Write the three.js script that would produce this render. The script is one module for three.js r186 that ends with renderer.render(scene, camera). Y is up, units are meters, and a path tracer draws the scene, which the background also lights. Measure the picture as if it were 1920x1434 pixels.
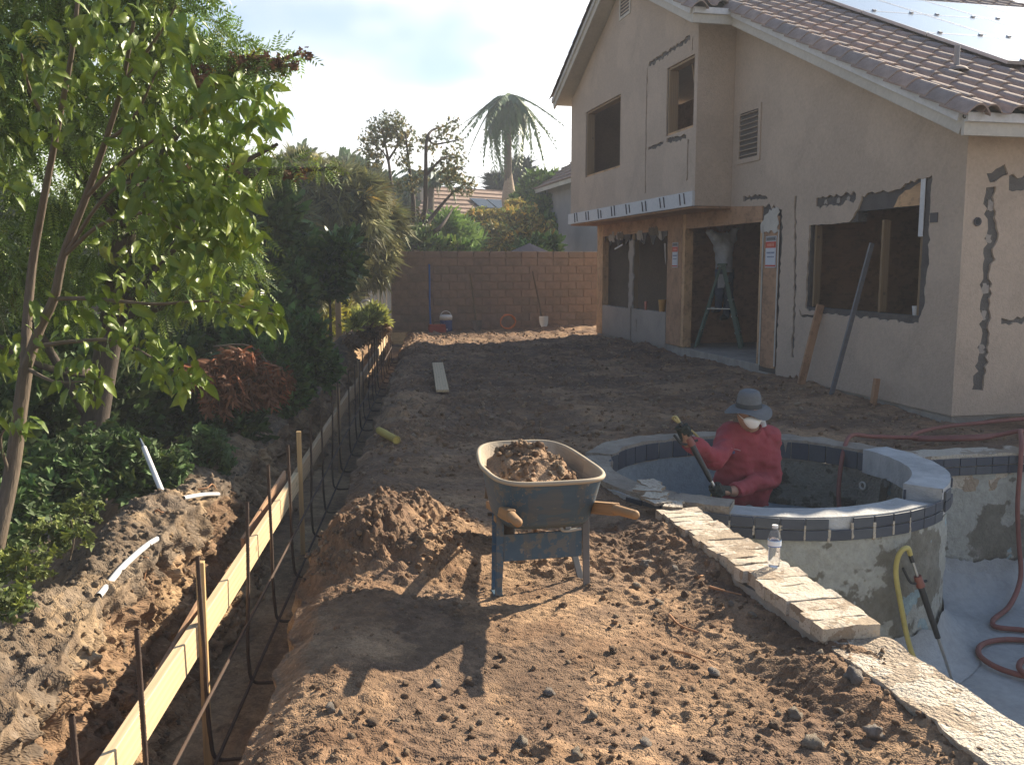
import * as THREE from 'three';
import { mergeGeometries, mergeVertices } from 'three/addons/utils/BufferGeometryUtils.js';
import { MarchingCubes } from 'three/addons/objects/MarchingCubes.js';
import { RoundedBoxGeometry } from 'three/addons/geometries/RoundedBoxGeometry.js';

// ---------------------------------------------------------------- camera, sky, sun, exposure
const scene = new THREE.Scene();
const YAW = 12.54 * Math.PI / 180, PITCH = 7.31 * Math.PI / 180, EYE = 1.6, FOCAL = 1730;
const camera = new THREE.PerspectiveCamera(2 * Math.atan(717 / FOCAL) * 180 / Math.PI, 1920 / 1434, 0.05, 800);
camera.position.set(0, EYE, 0);
const FWD = new THREE.Vector3(Math.sin(YAW) * Math.cos(PITCH), -Math.sin(PITCH), -Math.cos(YAW) * Math.cos(PITCH));
camera.lookAt(camera.position.clone().add(FWD));
scene.add(camera);
const renderer = new THREE.WebGLRenderer({ antialias: true });
renderer.toneMapping = THREE.LinearToneMapping;
renderer.toneMappingExposure = 2.4;
renderer.shadowMap.enabled = true;
const SUN_AZ = 60 * Math.PI / 180, SUN_EL = 30 * Math.PI / 180;
const SUN = new THREE.Vector3(Math.sin(SUN_AZ) * Math.cos(SUN_EL), Math.sin(SUN_EL), -Math.cos(SUN_AZ) * Math.cos(SUN_EL));
const sun = new THREE.DirectionalLight(new THREE.Color(1, 0.87, 0.68), 5.0);
sun.position.copy(SUN).multiplyScalar(60);
sun.castShadow = true;
sun.shadow.mapSize.set(4096, 4096);
Object.assign(sun.shadow.camera, { left: -35, right: 35, top: 35, bottom: -35, near: 1, far: 160 });
scene.add(sun); scene.add(sun.target);

// ---------------------------------------------------------------- small tools
const V = (x, y, z) => new THREE.Vector3(x, y, z);
const { clamp, lerp, smoothstep } = THREE.MathUtils;
function rng(seed) { let a = seed >>> 0; return () => { a = (a + 0x6d2b79f5) | 0; let t = Math.imul(a ^ (a >>> 15), 1 | a); t = (t + Math.imul(t ^ (t >>> 7), 61 | t)) ^ t; return ((t ^ (t >>> 14)) >>> 0) / 4294967296; }; }
const h1 = (x, y = 0, z = 0) => { let h = Math.imul(x | 0, 374761393) ^ Math.imul(y | 0, 668265263) ^ Math.imul(z | 0, 1274126177); h = Math.imul(h ^ (h >>> 13), 1274126177); h ^= h >>> 16; return (h >>> 0) / 4294967296; };
const fade = (t) => t * t * t * (t * (t * 6 - 15) + 10);
function n2(x, y) { const i = Math.floor(x), j = Math.floor(y), u = fade(x - i), v = fade(y - j); return lerp(lerp(h1(i, j), h1(i + 1, j), u), lerp(h1(i, j + 1), h1(i + 1, j + 1), u), v) * 2 - 1; }
function n3(x, y, z) { const k = Math.floor(z), w = fade(z - k); const f = (kk) => { const i = Math.floor(x), j = Math.floor(y), u = fade(x - i), v = fade(y - j); return lerp(lerp(h1(i, j, kk), h1(i + 1, j, kk), u), lerp(h1(i, j + 1, kk), h1(i + 1, j + 1, kk), u), v); }; return lerp(f(k), f(k + 1), w) * 2 - 1; }
function fbm(x, y, o = 4) { let s = 0, a = 0.5; for (let i = 0; i < o; i++) { s += a * n2(x + i * 17.3, y - i * 9.1); x *= 2.03; y *= 2.03; a *= 0.5; } return s; }
function fbm3(x, y, z, o = 3) { let s = 0, a = 0.5; for (let i = 0; i < o; i++) { s += a * n3(x + i * 7.3, y, z - i * 3.1); x *= 2.03; y *= 2.03; z *= 2.03; a *= 0.5; } return s; }
// lumps of earth: round bumps at random places of a square lattice of side c
function lumps(x, y, c, share, seed) {
  const i = Math.floor(x / c), j = Math.floor(y / c); let m = 0;
  for (let a = -1; a < 2; a++) for (let b = -1; b < 2; b++) {
    const p = i + a, q = j + b; if (h1(p, q, seed) > share) continue;
    const r = c * (0.22 + 0.33 * h1(p, q, seed + 1)), dx = x - (p + h1(p, q, seed + 2)) * c, dy = y - (q + h1(p, q, seed + 3)) * c, d = dx * dx + dy * dy;
    if (d < r * r) m = Math.max(m, Math.sqrt(r * r - d) * (0.5 + 0.5 * h1(p, q, seed + 4)));
  }
  return m;
}
// a picture position and a distance from the lens, as a place in the yard (metres)
const RIGHT = FWD.clone().cross(V(0, 1, 0)).normalize(), UP = RIGHT.clone().cross(FWD);
const look = (px, py) => FWD.clone().addScaledVector(RIGHT, (px - 960) / FOCAL).addScaledVector(UP, -(py - 717) / FOCAL).normalize();
const at = (px, py, d) => camera.position.clone().addScaledVector(look(px, py), d);
const atZ = (px, py, z) => { const r = look(px, py); return camera.position.clone().addScaledVector(r, z / r.z); };

const taken = new Map();
const numbered = (n) => { const k = taken.get(n) || 0; taken.set(n, k + 1); return k ? n + '_' + String(k).padStart(3, '0') : n; };
function tag(o, label, category, group, kind) { o.userData = { ...o.userData, label, category }; if (group) o.userData.group = group; if (kind) o.userData.kind = kind; return o; }
function thing(name, label, category, pos = [0, 0, 0], turn = 0, group) { const g = new THREE.Group(); g.name = numbered(name); g.position.set(...pos); g.rotation.y = turn; scene.add(g); return tag(g, label, category, group); }
function part(name, geo, mat, parent) { const m = new THREE.Mesh(geo, mat); m.name = name; parent.add(m); return m; }
function single(name, geo, mat, label, category, group, kind) { const m = new THREE.Mesh(geo, mat); m.name = numbered(name); scene.add(m); return tag(m, label, category, group, kind); }
function copyOf(o, label) { const c = o.clone(); c.name = numbered(o.name.replace(/_\d+$/, '')); c.userData = { ...o.userData }; if (label) c.userData.label = label; scene.add(c); return c; }

// uv in metres from the face direction
function boxUV(g, k = 1) {
  if (g.index) g = g.toNonIndexed(); if (!g.attributes.normal) g.computeVertexNormals();
  const p = g.attributes.position, n = g.attributes.normal, uv = new Float32Array(p.count * 2);
  for (let i = 0; i < p.count; i += 3) {
    let ax = 0, ay = 0, az = 0; for (let j = 0; j < 3; j++) { ax += n.getX(i + j); ay += n.getY(i + j); az += n.getZ(i + j); }
    ax = Math.abs(ax); ay = Math.abs(ay); az = Math.abs(az);
    for (let j = i; j < i + 3; j++) { const x = p.getX(j) * k, y = p.getY(j) * k, z = p.getZ(j) * k; if (ay >= ax && ay >= az) { uv[j * 2] = x; uv[j * 2 + 1] = z; } else if (ax >= az) { uv[j * 2] = z; uv[j * 2 + 1] = y; } else { uv[j * 2] = x; uv[j * 2 + 1] = y; } }
  }
  g.setAttribute('uv', new THREE.BufferAttribute(uv, 2)); return g;
}
const clean = (g) => { g = g.index ? g.toNonIndexed() : g; for (const k of Object.keys(g.attributes)) if (!['position', 'normal', 'uv'].includes(k)) g.deleteAttribute(k); if (!g.attributes.uv) boxUV(g); return g; };
const merge = (list) => mergeGeometries(list.map(clean), false);
// chamfered box, size and centre; grain runs along the longest side (u)
function bx(w, h, d, x = 0, y = 0, z = 0, r = 0.004) {
  const g = new RoundedBoxGeometry(w, h, d, 1, Math.min(r, w / 3, h / 3, d / 3));
  boxUV(g); const p = g.attributes.position, n = g.attributes.normal, uv = g.attributes.uv, L = Math.max(w, h, d), ox = h1(Math.round(w * 977), Math.round(x * 91), Math.round(z * 77)) * 3;
  for (let i = 0; i < p.count; i++) { const c = [p.getX(i), p.getY(i), p.getZ(i)], a = L === w ? 0 : L === h ? 1 : 2; uv.setXY(i, c[a] + ox, c[(a + 1) % 3] + c[(a + 2) % 3] + ox); }
  g.translate(x, y, z); return g;
}
// a bar of rectangular section from a to b
function bar(a, b, w, h, r = 0.003) {
  const d = b.clone().sub(a), L = d.length(), g = bx(w, h, L, 0, 0, 0, r), m = new THREE.Matrix4(), z = d.normalize(), x = Math.abs(z.y) > 0.95 ? V(1, 0, 0) : V(0, 1, 0).cross(z).normalize(), y = z.clone().cross(x).normalize();
  x.copy(y).cross(z); m.makeBasis(x, y, z).setPosition(a.clone().add(b).multiplyScalar(0.5)); return g.applyMatrix4(m);
}
function tube(pts, r, seg = 0, rad = 8, taper) {
  const c = new THREE.CatmullRomCurve3(pts, false, 'centripetal'), n = seg || pts.length * 6, g = new THREE.TubeGeometry(c, n, 1, rad, false), p = g.attributes.position, nn = g.attributes.normal, uv = g.attributes.uv, L = c.getLength();
  for (let i = 0; i <= n; i++) { const q = c.getPointAt(i / n), k = taper ? taper(i / n) : r; for (let j = 0; j <= rad; j++) { const a = i * (rad + 1) + j; p.setXYZ(a, q.x + nn.getX(a) * k, q.y + nn.getY(a) * k, q.z + nn.getZ(a) * k); uv.setXY(a, i / n * L, j / rad * r * 6); } }
  return g;
}
const rod = (a, b, r, rad = 8) => tube([a, a.clone().lerp(b, 0.5), b], r, 2, rad);
function capped(a, b, r1, r2 = r1, rad = 12) { const d = b.clone().sub(a), g = new THREE.CylinderGeometry(r2, r1, d.length(), rad, 1); g.applyQuaternion(new THREE.Quaternion().setFromUnitVectors(V(0, 1, 0), d.clone().normalize())); const m = a.clone().lerp(b, 0.5); g.translate(m.x, m.y, m.z); return g; }

// ---------------------------------------------------------------- textures (colour and grain of the stuff itself)
function pn(x, y, P, s = 0) { const i = Math.floor(x), j = Math.floor(y), u = fade(x - i), v = fade(y - j), m = (a) => ((a % P) + P) % P; return lerp(lerp(h1(m(i), m(j), s), h1(m(i + 1), m(j), s), u), lerp(h1(m(i), m(j + 1), s), h1(m(i + 1), m(j + 1), s), u), v); }
function pf(u, v, f, o, s = 0) { let r = 0, a = 0.5, t = 0; for (let i = 0; i < o; i++) { r += a * pn(u * f, v * f, f, s + i * 13); t += a; a *= 0.55; f *= 2; } return r / t; }
const toS = (c) => Math.round(255 * clamp(c <= 0.0031308 ? c * 12.92 : 1.055 * Math.pow(c, 1 / 2.4) - 0.055, 0, 1));
function tex(N, metres, fn, colour = true) {
  const d = new Uint8Array(N * N * 4);
  for (let y = 0; y < N; y++) for (let x = 0; x < N; x++) { const c = fn(x / N, y / N), o = (y * N + x) * 4; if (colour) { d[o] = toS(c[0]); d[o + 1] = toS(c[1]); d[o + 2] = toS(c[2]); } else d[o] = d[o + 1] = d[o + 2] = Math.round(255 * clamp(c, 0, 1)); d[o + 3] = 255; }
  const t = new THREE.DataTexture(d, N, N); t.wrapS = t.wrapT = THREE.RepeatWrapping; t.magFilter = THREE.LinearFilter; t.minFilter = THREE.LinearMipmapLinearFilter; t.generateMipmaps = true;
  if (colour) t.colorSpace = THREE.SRGBColorSpace; const m = Array.isArray(metres) ? metres : [metres, metres]; t.repeat.set(1 / m[0], 1 / m[1]); t.needsUpdate = true; return t;
}
const mix3 = (a, b, t) => [lerp(a[0], b[0], t), lerp(a[1], b[1], t), lerp(a[2], b[2], t)];
const std = (o) => new THREE.MeshStandardMaterial({ roughness: 0.9, ...o });
const lin = (r, g, b) => new THREE.Color().setRGB(r, g, b);
const T = {};
T.dirt = tex(1024, 1.7, (u, v) => { const a = pf(u, v, 6, 6), b = pf(u, v, 48, 4, 5), c = pn(u * 256, v * 256, 256, 9); let k = mix3([0.66, 0.62, 0.58], [1.2, 1.17, 1.12], smoothstep(a * 0.6 + b * 0.4, 0.3, 0.7)); const g = 0.8 + 0.4 * c; if (pn(u * 200, v * 200, 200, 31) > 0.9) k = mix3(k, [1.25, 1.25, 1.25], 0.6); return [k[0] * g * 0.62, k[1] * g * 0.62, k[2] * g * 0.62]; });
T.dirtBump = tex(1024, 0.9, (u, v) => pf(u, v, 20, 6, 3) * 0.7 + 0.3 * pn(u * 220, v * 220, 220, 8), false);
T.stucco = tex(512, 2.4, (u, v) => { const a = pf(u, v, 4, 6), b = pf(u, v, 90, 2, 7); const k = 0.90 + 0.1 * smoothstep(a, 0.35, 0.65) + (b - 0.5) * 0.16 - (pf(u, v, 14, 4, 33) > 0.66 ? 0.04 : 0); return [k * 0.78, k * 0.77, k * 0.755]; });
T.stuccoBump = tex(512, 0.5, (u, v) => pf(u, v, 40, 4, 2), false);
T.pine = tex(512, [1.6, 0.3], (u, v) => { const w = pf(u, v, 3, 3) * 0.35, r = Math.abs(((v * 9 + w * 3 + 0.3 * pn(u * 4, v * 4, 4, 3)) % 1) * 2 - 1), f = pn(u * 10, v * 220, 220 , 6); let k = 0.78 + 0.18 * r + 0.2 * (f - 0.5); for (const [kx, ky] of [[0.22, 0.3], [0.71, 0.72]]) { const d = Math.hypot((u - kx) * 3.2, (v - ky) * 0.75 ); if (d < 0.05) k *= d < 0.03 ? 0.5 : 0.78; } return [k * 0.92, k * 0.82, k * 0.64]; });
T.ply = tex(512, [1.3, 0.9], (u, v) => { const a = pf(u, v, 5, 5, 4), f = pn(u * 8, v * 180, 180, 2), s = pf(u, v, 22, 3, 9); const k = 0.62 + 0.5 * a + 0.14 * (f - 0.5) - (s > 0.62 ? 0.18 : 0); return [k, k * 0.84, k * 0.68]; });
T.rough = tex(512, 1.1, (u, v) => { const a = pf(u, v, 8, 6, 3); return [0.55 + a * 0.6, 0.55 + a * 0.59, 0.55 + a * 0.57]; });
T.roughBump = tex(512, 0.35, (u, v) => pf(u, v, 24, 5, 21), false);
T.bark = tex(512, [0.5, 0.2], (u, v) => { const a = pn(u * 12, v * 60, 60, 3), b = pf(u, v, 12, 4, 5); const k = 0.55 + 0.5 * a * b + 0.2 * b; return [k, k * 0.95, k * 0.9]; });
// chipped pool plaster: a pale finish coat broken away from grey-brown render, with bluish remnants
T.plaster = tex(1024, 1.9, (u, v) => { const a = pf(u, v, 5, 6, 2), b = pf(u, v, 16, 5, 12), c = pf(u, v, 60, 3, 22), e = pf(u, v, 7, 4, 44); let k = mix3([0.15, 0.135, 0.105], [0.29, 0.275, 0.235], b); const s = smoothstep(a * 0.7 + b * 0.3, 0.50, 0.535); k = mix3(k, [0.47, 0.47, 0.43], s * 0.85); if (e > 0.68 && b > 0.5) k = mix3(k, [0.30, 0.44, 0.50], 0.7); const g = 0.8 + 0.4 * c; return [k[0] * g, k[1] * g, k[2] * g]; });
T.dust = tex(512, 1.6, (u, v) => { const a = pf(u, v, 4, 5, 6), c = pf(u, v, 40, 3, 16); const k = 0.7 + 0.35 * a + 0.25 * (c - 0.5); return [k, k, k]; });
T.rtile = tex(256, 0.6, (u, v) => { const a = pf(u, v, 5, 5, 6), c = pn(u * 90, v * 90, 90, 1); const k = 0.6 + 0.5 * a + 0.2 * (c - 0.5); return [k, k * 0.97, k * 0.94]; });

T.stain = tex(1024, 1.3, (u, v) => { const a = pf(u, v, 5, 6, 51), b = pf(u, v, 22, 4, 52), c = pn(u * 180, v * 180, 180, 53); let k = mix3([0.47, 0.405, 0.32], [0.60, 0.53, 0.43], b); if (a * 0.7 + b * 0.3 > 0.52) k = mix3(k, [0.30, 0.22, 0.145], 0.75); if (c > 0.86) k = mix3(k, [0.24, 0.18, 0.13], 0.6); return k; });
const M = {};
M.dirt = std({ map: T.dirt, bumpMap: T.dirtBump, bumpScale: 0.012, vertexColors: true, roughness: 1 });
M.soil = std({ map: T.dirt, bumpMap: T.dirtBump, bumpScale: 0.01, color: lin(0.60, 0.395, 0.245), roughness: 1 });
M.stucco = std({ map: T.stucco, bumpMap: T.stuccoBump, bumpScale: 0.006, color: lin(0.69, 0.55, 0.43) });
M.stuccoGrey = std({ map: T.stucco, bumpMap: T.stuccoBump, bumpScale: 0.004, color: lin(0.50, 0.44, 0.385) });
M.felt = std({ map: T.rough, color: lin(0.125, 0.11, 0.10), bumpMap: T.roughBump, bumpScale: 0.006 });
M.feltTan = std({ map: T.rough, color: lin(0.20, 0.15, 0.10), bumpMap: T.roughBump, bumpScale: 0.01 });
M.pine = std({ map: T.pine, color: lin(0.74, 0.61, 0.46), roughness: 0.75 });
M.stake = std({ map: T.pine, color: lin(0.66, 0.48, 0.28), roughness: 0.8 });
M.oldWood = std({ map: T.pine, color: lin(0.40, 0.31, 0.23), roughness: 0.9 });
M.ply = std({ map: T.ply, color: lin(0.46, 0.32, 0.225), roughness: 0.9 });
M.plyPale = std({ map: T.ply, color: lin(0.62, 0.46, 0.30), roughness: 0.9 });
M.white = std({ map: T.stucco, color: lin(0.86, 0.87, 0.88), roughness: 0.7 });
M.cream = std({ map: T.stucco, color: lin(0.74, 0.70, 0.62), roughness: 0.75 });
M.steel = std({ color: lin(0.11, 0.10, 0.10), metalness: 0.6, roughness: 0.6 });
M.rust = std({ map: T.rough, color: lin(0.085, 0.052, 0.036), roughness: 0.9, bumpMap: T.roughBump, bumpScale: 0.002 });
M.concrete = std({ map: T.rough, color: lin(0.42, 0.38, 0.33), bumpMap: T.roughBump, bumpScale: 0.008 });
M.beam = std({ map: T.stain, color: lin(1, 1, 1), bumpMap: T.roughBump, bumpScale: 0.02 });
M.plaster = std({ map: T.plaster, bumpMap: T.roughBump, bumpScale: 0.008, color: lin(0.80, 0.80, 0.78), roughness: 0.95 });
M.dust = std({ map: T.dust, color: lin(0.40, 0.44, 0.47), roughness: 0.95, bumpMap: T.roughBump, bumpScale: 0.004 });
M.dark = std({ color: lin(0.03, 0.03, 0.032), roughness: 0.8 });
M.bark = std({ map: T.bark, color: lin(0.17, 0.135, 0.10), bumpMap: T.bark, bumpScale: 0.006 });
M.barkDark = std({ map: T.bark, color: lin(0.10, 0.08, 0.065), bumpMap: T.bark, bumpScale: 0.006 });

// ---------------------------------------------------------------- sky: pale haze, thin cloud, brighter towards the sun
{
  const W = 1024, H = 512, d = new Float32Array(W * H * 4);
  for (let r = 0; r < H; r++) for (let c = 0; c < W; c++) {
    const up = ((r + 0.5) / H - 0.5) * Math.PI, az = ((c + 0.5) / W - 0.5) * 2 * Math.PI, x = Math.cos(az) * Math.cos(up), y = Math.sin(up), z = Math.sin(az) * Math.cos(up);
    const ang = Math.acos(clamp(x * SUN.x + y * SUN.y + z * SUN.z, -1, 1)), hz = Math.pow(1 - Math.max(0, y), 3.2), k = 1 / (Math.max(y, 0) + 0.22);
    let col = mix3([0.032, 0.068, 0.150], [0.26, 0.34, 0.44], hz);
    const g = 1.5 * Math.exp(-ang / 0.16) + 0.98 * Math.exp(-ang / 0.80) * (0.10 + 0.90 * Math.pow(1 - Math.max(0, y), 1.7));
    col = [col[0] + g * 0.72, col[1] + g * 0.86, col[2] + g * 1.0];
    const q = fbm(x * k * 1.3 + 7.7, z * k * 1.3 + 5.2, 6) + 0.35 * fbm(x * k * 0.6 + 9, z * k * 0.6, 3), cov = smoothstep(q + 0.95 * (1 - y / 0.24), -0.30, 0.25) * 0.92 * (1 - 0.75 * smoothstep(y, 0.28, 0.6));
    const cl = 0.13 + 2.5 * g; col = mix3(col, [cl, cl * 0.995, cl * 0.985], cov);
    if (y < 0) col = mix3([0.18, 0.2, 0.22], [0.12, 0.10, 0.08], smoothstep(-y, 0, 0.08));
    const o = (r * W + c) * 4; d[o] = col[0]; d[o + 1] = col[1]; d[o + 2] = col[2]; d[o + 3] = 1;
  }
  const t = new THREE.DataTexture(d, W, H, THREE.RGBAFormat, THREE.FloatType); t.mapping = THREE.EquirectangularReflectionMapping; t.magFilter = THREE.LinearFilter; t.needsUpdate = true;
  scene.background = t; scene.environment = t;
}

// ---------------------------------------------------------------- the yard's ground: slope, spoil bank, trench, dug-over dirt (s = metres away from the lens, -z)
const sm = (x, a, b) => smoothstep(x, a, b);
const XB = (s) => -0.7 + 0.137 * (s - 3.02);                       // line of the form board
const FLOOR = -0.64;
const rimL = (s) => XB(s) - 0.40 - 0.10 * sm(s, 6.7, 7.4) * (1 - sm(s, 13, 16)) + 0.07 * fbm(s * 1.9, 3.3, 3) + 0.03 * n2(s * 9, 7);
const rimR = (s) => XB(s) + 0.42 + 0.03 * sm(s, 5, 8) + 0.10 * fbm(s * 1.3 + 20, 1.7, 3) + 0.03 * n2(s * 8, 2);
const bankTop = (s) => 0.21 - 0.05 * (1 - sm(s, 2.6, 3.6)) - 0.20 * sm(s, 6.6, 7.3) + 0.26 * sm(s, 14.2, 17) + 0.05 * n2(s * 1.4, 5);
function leftY(x, s) {
  const d = rimL(s) - x, b = bankTop(s); let y = b - 0.10 * (1 - sm(d, 0, 0.30));
  const crest = 0.13 + 0.06 * n2(s * 0.9, 9) + 0.5 * sm(s, 6.8, 8) * (1 - sm(s, 13, 15));
  if (d > crest) y -= Math.min(3.3, (d - crest) * 0.78 * sm(d - crest, -0.1, 0.35));
  const a = d > crest + 0.3 ? 1.5 : 1;
  return y + a * (0.050 * fbm(x * 3.1, s * 3.1, 3) - 0.035 * Math.abs(fbm(x * 8, s * 8, 3)) + 0.030 * fbm(x * 17, s * 17, 4)) + 0.45 * lumps(x, s, 0.045, 0.7, 40) + 0.35 * lumps(x + 5, s, 0.15, 0.35, 44) + 0.5 * lumps(x, s, 0.025, 0.6, 48);
}
const PILES = [[0.38, 5.15, 0.52, 0.20], [0.18, 4.78, 0.26, 0.13], [0.55, 4.72, 0.30, 0.13], [0.62, 5.6, 0.36, 0.14], [1.55, 4.75, 0.5, 0.05]];
function rightY(x, s) {
  let y = 0.055 * fbm(x * 0.8 + 3, s * 0.8, 3) + 0.05 * sm(s, 8, 14) * fbm(x * 0.5, s * 0.5 + 8, 3);
  const patch = clamp(0.55 + 1.3 * fbm(x * 1.1 + 40, s * 1.1, 3), 0.12, 1), far = sm(s, 7, 9);
  y += patch * (0.015 * fbm(x * 9, s * 9, 3) + 0.008 * n2(x * 34, s * 34)) + 0.004 * n2(x * 60, s * 60);
  y += lumps(x, s, 0.047, 0.36 * patch, 11) * 0.28 + lumps(x + 3.3, s + 1.1, 0.11, 0.10 * patch, 21) * 0.34 + 0.5 * lumps(x, s, 0.026, 0.35 + 0.5 * patch, 31) + far * (lumps(x + 8, s + 2, 0.22, 0.6, 61) * 0.5 + lumps(x + 2, s + 7, 0.11, 0.6, 66) * 0.6);
  for (const [px, ps, r, h] of PILES) { const d = Math.hypot(x - px, (s - ps)) / r; if (d < 1.25) y += h * Math.pow(Math.max(0, 1 - d * 0.8), 1.15) * (1 + 0.5 * fbm(x * 7, s * 7, 3)) + (d < 1 ? 0.022 * fbm(x * 20, s * 20, 3) + 0.5 * lumps(x, s, 0.07, 0.7, 71) : 0); }
  const e = x - rimR(s); y -= 0.075 * (1 - sm(e, 0, 0.14)) - 0.03 * sm(e, 0.1, 0.3) * (1 - sm(e, 0.3, 0.7));
  // shallow wheel ruts of the barrow
  for (const k of [0, 0.42]) { const rx = 1.32 + k * 0.7 + (4.2 - s) * 0.33 - x; if (s < 4.3 && Math.abs(rx) < 0.14) y -= 0.018 * (1 - Math.abs(rx) / 0.14) * sm(4.3 - s, 0, 0.3); }
  y += 0.05 * sm(x, 4.6, 6.2) * sm(s, 8, 9.5) - 0.10 * sm(x, 6.32, 6.5) * sm(s, 8.1, 8.2) * (1 - sm(s, 20, 20.1));
  y += 0.095 * sm(x, 1.66, 2.0) * (1 - sm(s, 6.6, 7.2)) * (0.8 + 0.4 * n2(s * 2.3, 4));
  return y;
}
// what is dug out for the pool and the spa (the concrete beams cover the rim of this hole)
const SPA = { x: 3.27, s: 6.25, r: 1.1, R: 1.32 };
const inPool = (x, s) => (x > 2.14 && x < 9.05 && s < 6.28 && s > -2.05) || Math.hypot(x - SPA.x, s - SPA.s) < 1.2;
function groundColour(x, y, s, zone) {
  const a = fbm(x * 0.9 + 2, s * 0.9, 4), b = fbm(x * 4 + 9, s * 4, 3), c = n2(x * 21, s * 21);
  let k;
  if (zone === 'bank') {
    const t = fbm3(x * 2.2, y * 5, s * 2.2, 3) + 0.25 * c;
    k = mix3([0.27, 0.195, 0.13], [0.44, 0.32, 0.20], sm(t, -0.15, 0.25));
    if (b + 0.5 * c > 0.05) k = mix3(k, [0.24, 0.19, 0.145], 0.7);
  } else if (zone === 'wall') {
    const t = fbm3(x * 3, y * 7, s * 1.6, 4);
    k = mix3([0.33, 0.21, 0.125], [0.56, 0.385, 0.225], sm(t, -0.22, 0.3));
  } else if (zone === 'slope') k = mix3([0.25, 0.18, 0.12], [0.38, 0.28, 0.18], sm(b, -0.2, 0.3));
  else {
    k = mix3([0.32, 0.19, 0.108], [0.51, 0.33, 0.195], sm(a * 0.7 + b * 0.5, -0.18, 0.30)); if (fbm(x * 2.3 + 60, s * 2.3, 4) > 0.12) k = mix3(k, [0.26, 0.17, 0.115], 0.6);
  }
  const g = 1 + 0.16 * c; return [k[0] * g, k[1] * g, k[2] * g];
}
const faceL = (xl, y, f, s) => xl + 0.30 * f + sm(f, 0, 0.12) * (0.085 * fbm3(1.7, y * 4.5, s * 2.6, 3) + 0.06 * fbm3(9, y * 15, s * 12, 4) - 0.06 * Math.abs(fbm3(3, y * 9, s * 7, 3)) + 0.02 * n3(5, y * 46, s * 46) - 0.02);
{
  const rows = []; { let s = -1.6; while (s < 1.4) { rows.push(s); s += 0.09; } while (s < 26.2) { rows.push(s); s += s < 2.2 ? 0.02 : s < 5.6 ? 0.0105 : s < 8 ? 0.016 : 0.016 + (s - 8) * 0.0062; } }
  const seg = (n, f) => Array.from({ length: n }, (_, i) => f(i / n));
  const cols = [
    ...seg(56, (t) => ({ z: 'slope', t })), ...seg(64, (t) => ({ z: 'bank', t })), ...seg(62, (t) => ({ z: 'wallL', t })), ...seg(18, (t) => ({ z: 'floor', t })), ...seg(46, (t) => ({ z: 'wallR', t })),
    ...seg(195, (t) => ({ z: 'near', t })), ...seg(112, (t) => ({ z: 'far', t })), { z: 'far', t: 1 },
  ];
  const nc = cols.length, nr = rows.length, pos = new Float32Array(nc * nr * 3), col = new Float32Array(nc * nr * 3), uv = new Float32Array(nc * nr * 2), low = new Uint8Array(nc * nr);
  for (let r = 0; r < nr; r++) {
    const s = rows[r], xl = rimL(s), xr = rimR(s), yl = leftY(xl, s), yr = rightY(xr, s); let run = -12, px = 0, py = 0;
    for (let c = 0; c < nc; c++) {
      const { z, t } = cols[c]; let x, y, zz = -s, zone = 'yard';
      if (z === 'slope') { x = lerp(-11, xl - 0.85, 1 - Math.pow(1 - t, 1.6)); y = leftY(x, s); zone = 'slope'; }
      else if (z === 'bank') { x = lerp(xl - 0.85, xl, t); y = leftY(x, s); zone = 'bank'; }
      else if (z === 'wallL') { const f = t; y = lerp(yl, FLOOR, f); x = faceL(xl, y, f, s);  zz += 0.02 * n3(y * 13, s * 13, 4) * sm(f, 0, 0.1); zone = y > -0.02 + 0.16 * fbm(s * 2.1, 6, 3) ? 'bank' : 'wall'; }
      else if (z === 'floor') { x = lerp(xl + 0.30, xr - 0.07, t) + (t === 0 ? 0.085 * fbm3(1.7, FLOOR * 4.5, s * 2.6, 3) - 0.03 : 0); y = FLOOR + 0.03 * fbm(x * 6, s * 6, 3) * sm(t, 0, 0.2) + 0.4 * lumps(x, s, 0.09, 0.4, 81) * sm(t, 0, 0.2); zone = 'wall'; }
      else if (z === 'wallR') { const f = t; y = lerp(FLOOR, yr, f); x = xr - 0.07 * (1 - f) * (1 - f) + sm(1 - f, 0, 0.18) * sm(f, 0, 0.1) * (0.07 * fbm3(4.2, y * 4, s * 2.2, 3) + 0.014 * n3(3, y * 25, s * 25)); zone = 'wall'; }
      else if (z === 'near') { x = lerp(xr, Math.max(2.16, xr + 1.2), t); y = rightY(x, s); }
      else { const x0 = Math.max(2.16, xr + 1.2); x = lerp(x0, 14, t * (0.55 + 0.45 * t)); y = rightY(x, s); }
      if (c) run += Math.hypot(x - px, y - py); px = x; py = y;
      const i = r * nc + c; pos[i * 3] = x; pos[i * 3 + 1] = y; pos[i * 3 + 2] = zz; uv[i * 2] = z === 'wallL' ? xl + (0.2 - y) : z === 'floor' ? x + 0.84 : z === 'wallR' ? x + 0.84 + (y - FLOOR) : z === 'near' || z === 'far' ? x + 1.48 : x; uv[i * 2 + 1] = s;
      const k = groundColour(x, y, s, zone); col[i * 3] = k[0]; col[i * 3 + 1] = k[1]; col[i * 3 + 2] = k[2];
    }
  }
  const idx = [];
  for (let r = 0; r + 1 < nr; r++) for (let c = 0; c + 1 < nc; c++) {
    const a = r * nc + c, b = a + 1, d = a + nc, e = d + 1, mx = (pos[a * 3] + pos[e * 3]) / 2, ms = -(pos[a * 3 + 2] + pos[e * 3 + 2]) / 2;
    if (inPool(mx, ms) || (mx > 6.75 && ms > 8.6 && ms < 19.6)) continue;
    idx.push(a, b, d, b, e, d);
  }
  const g = new THREE.BufferGeometry();
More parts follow.
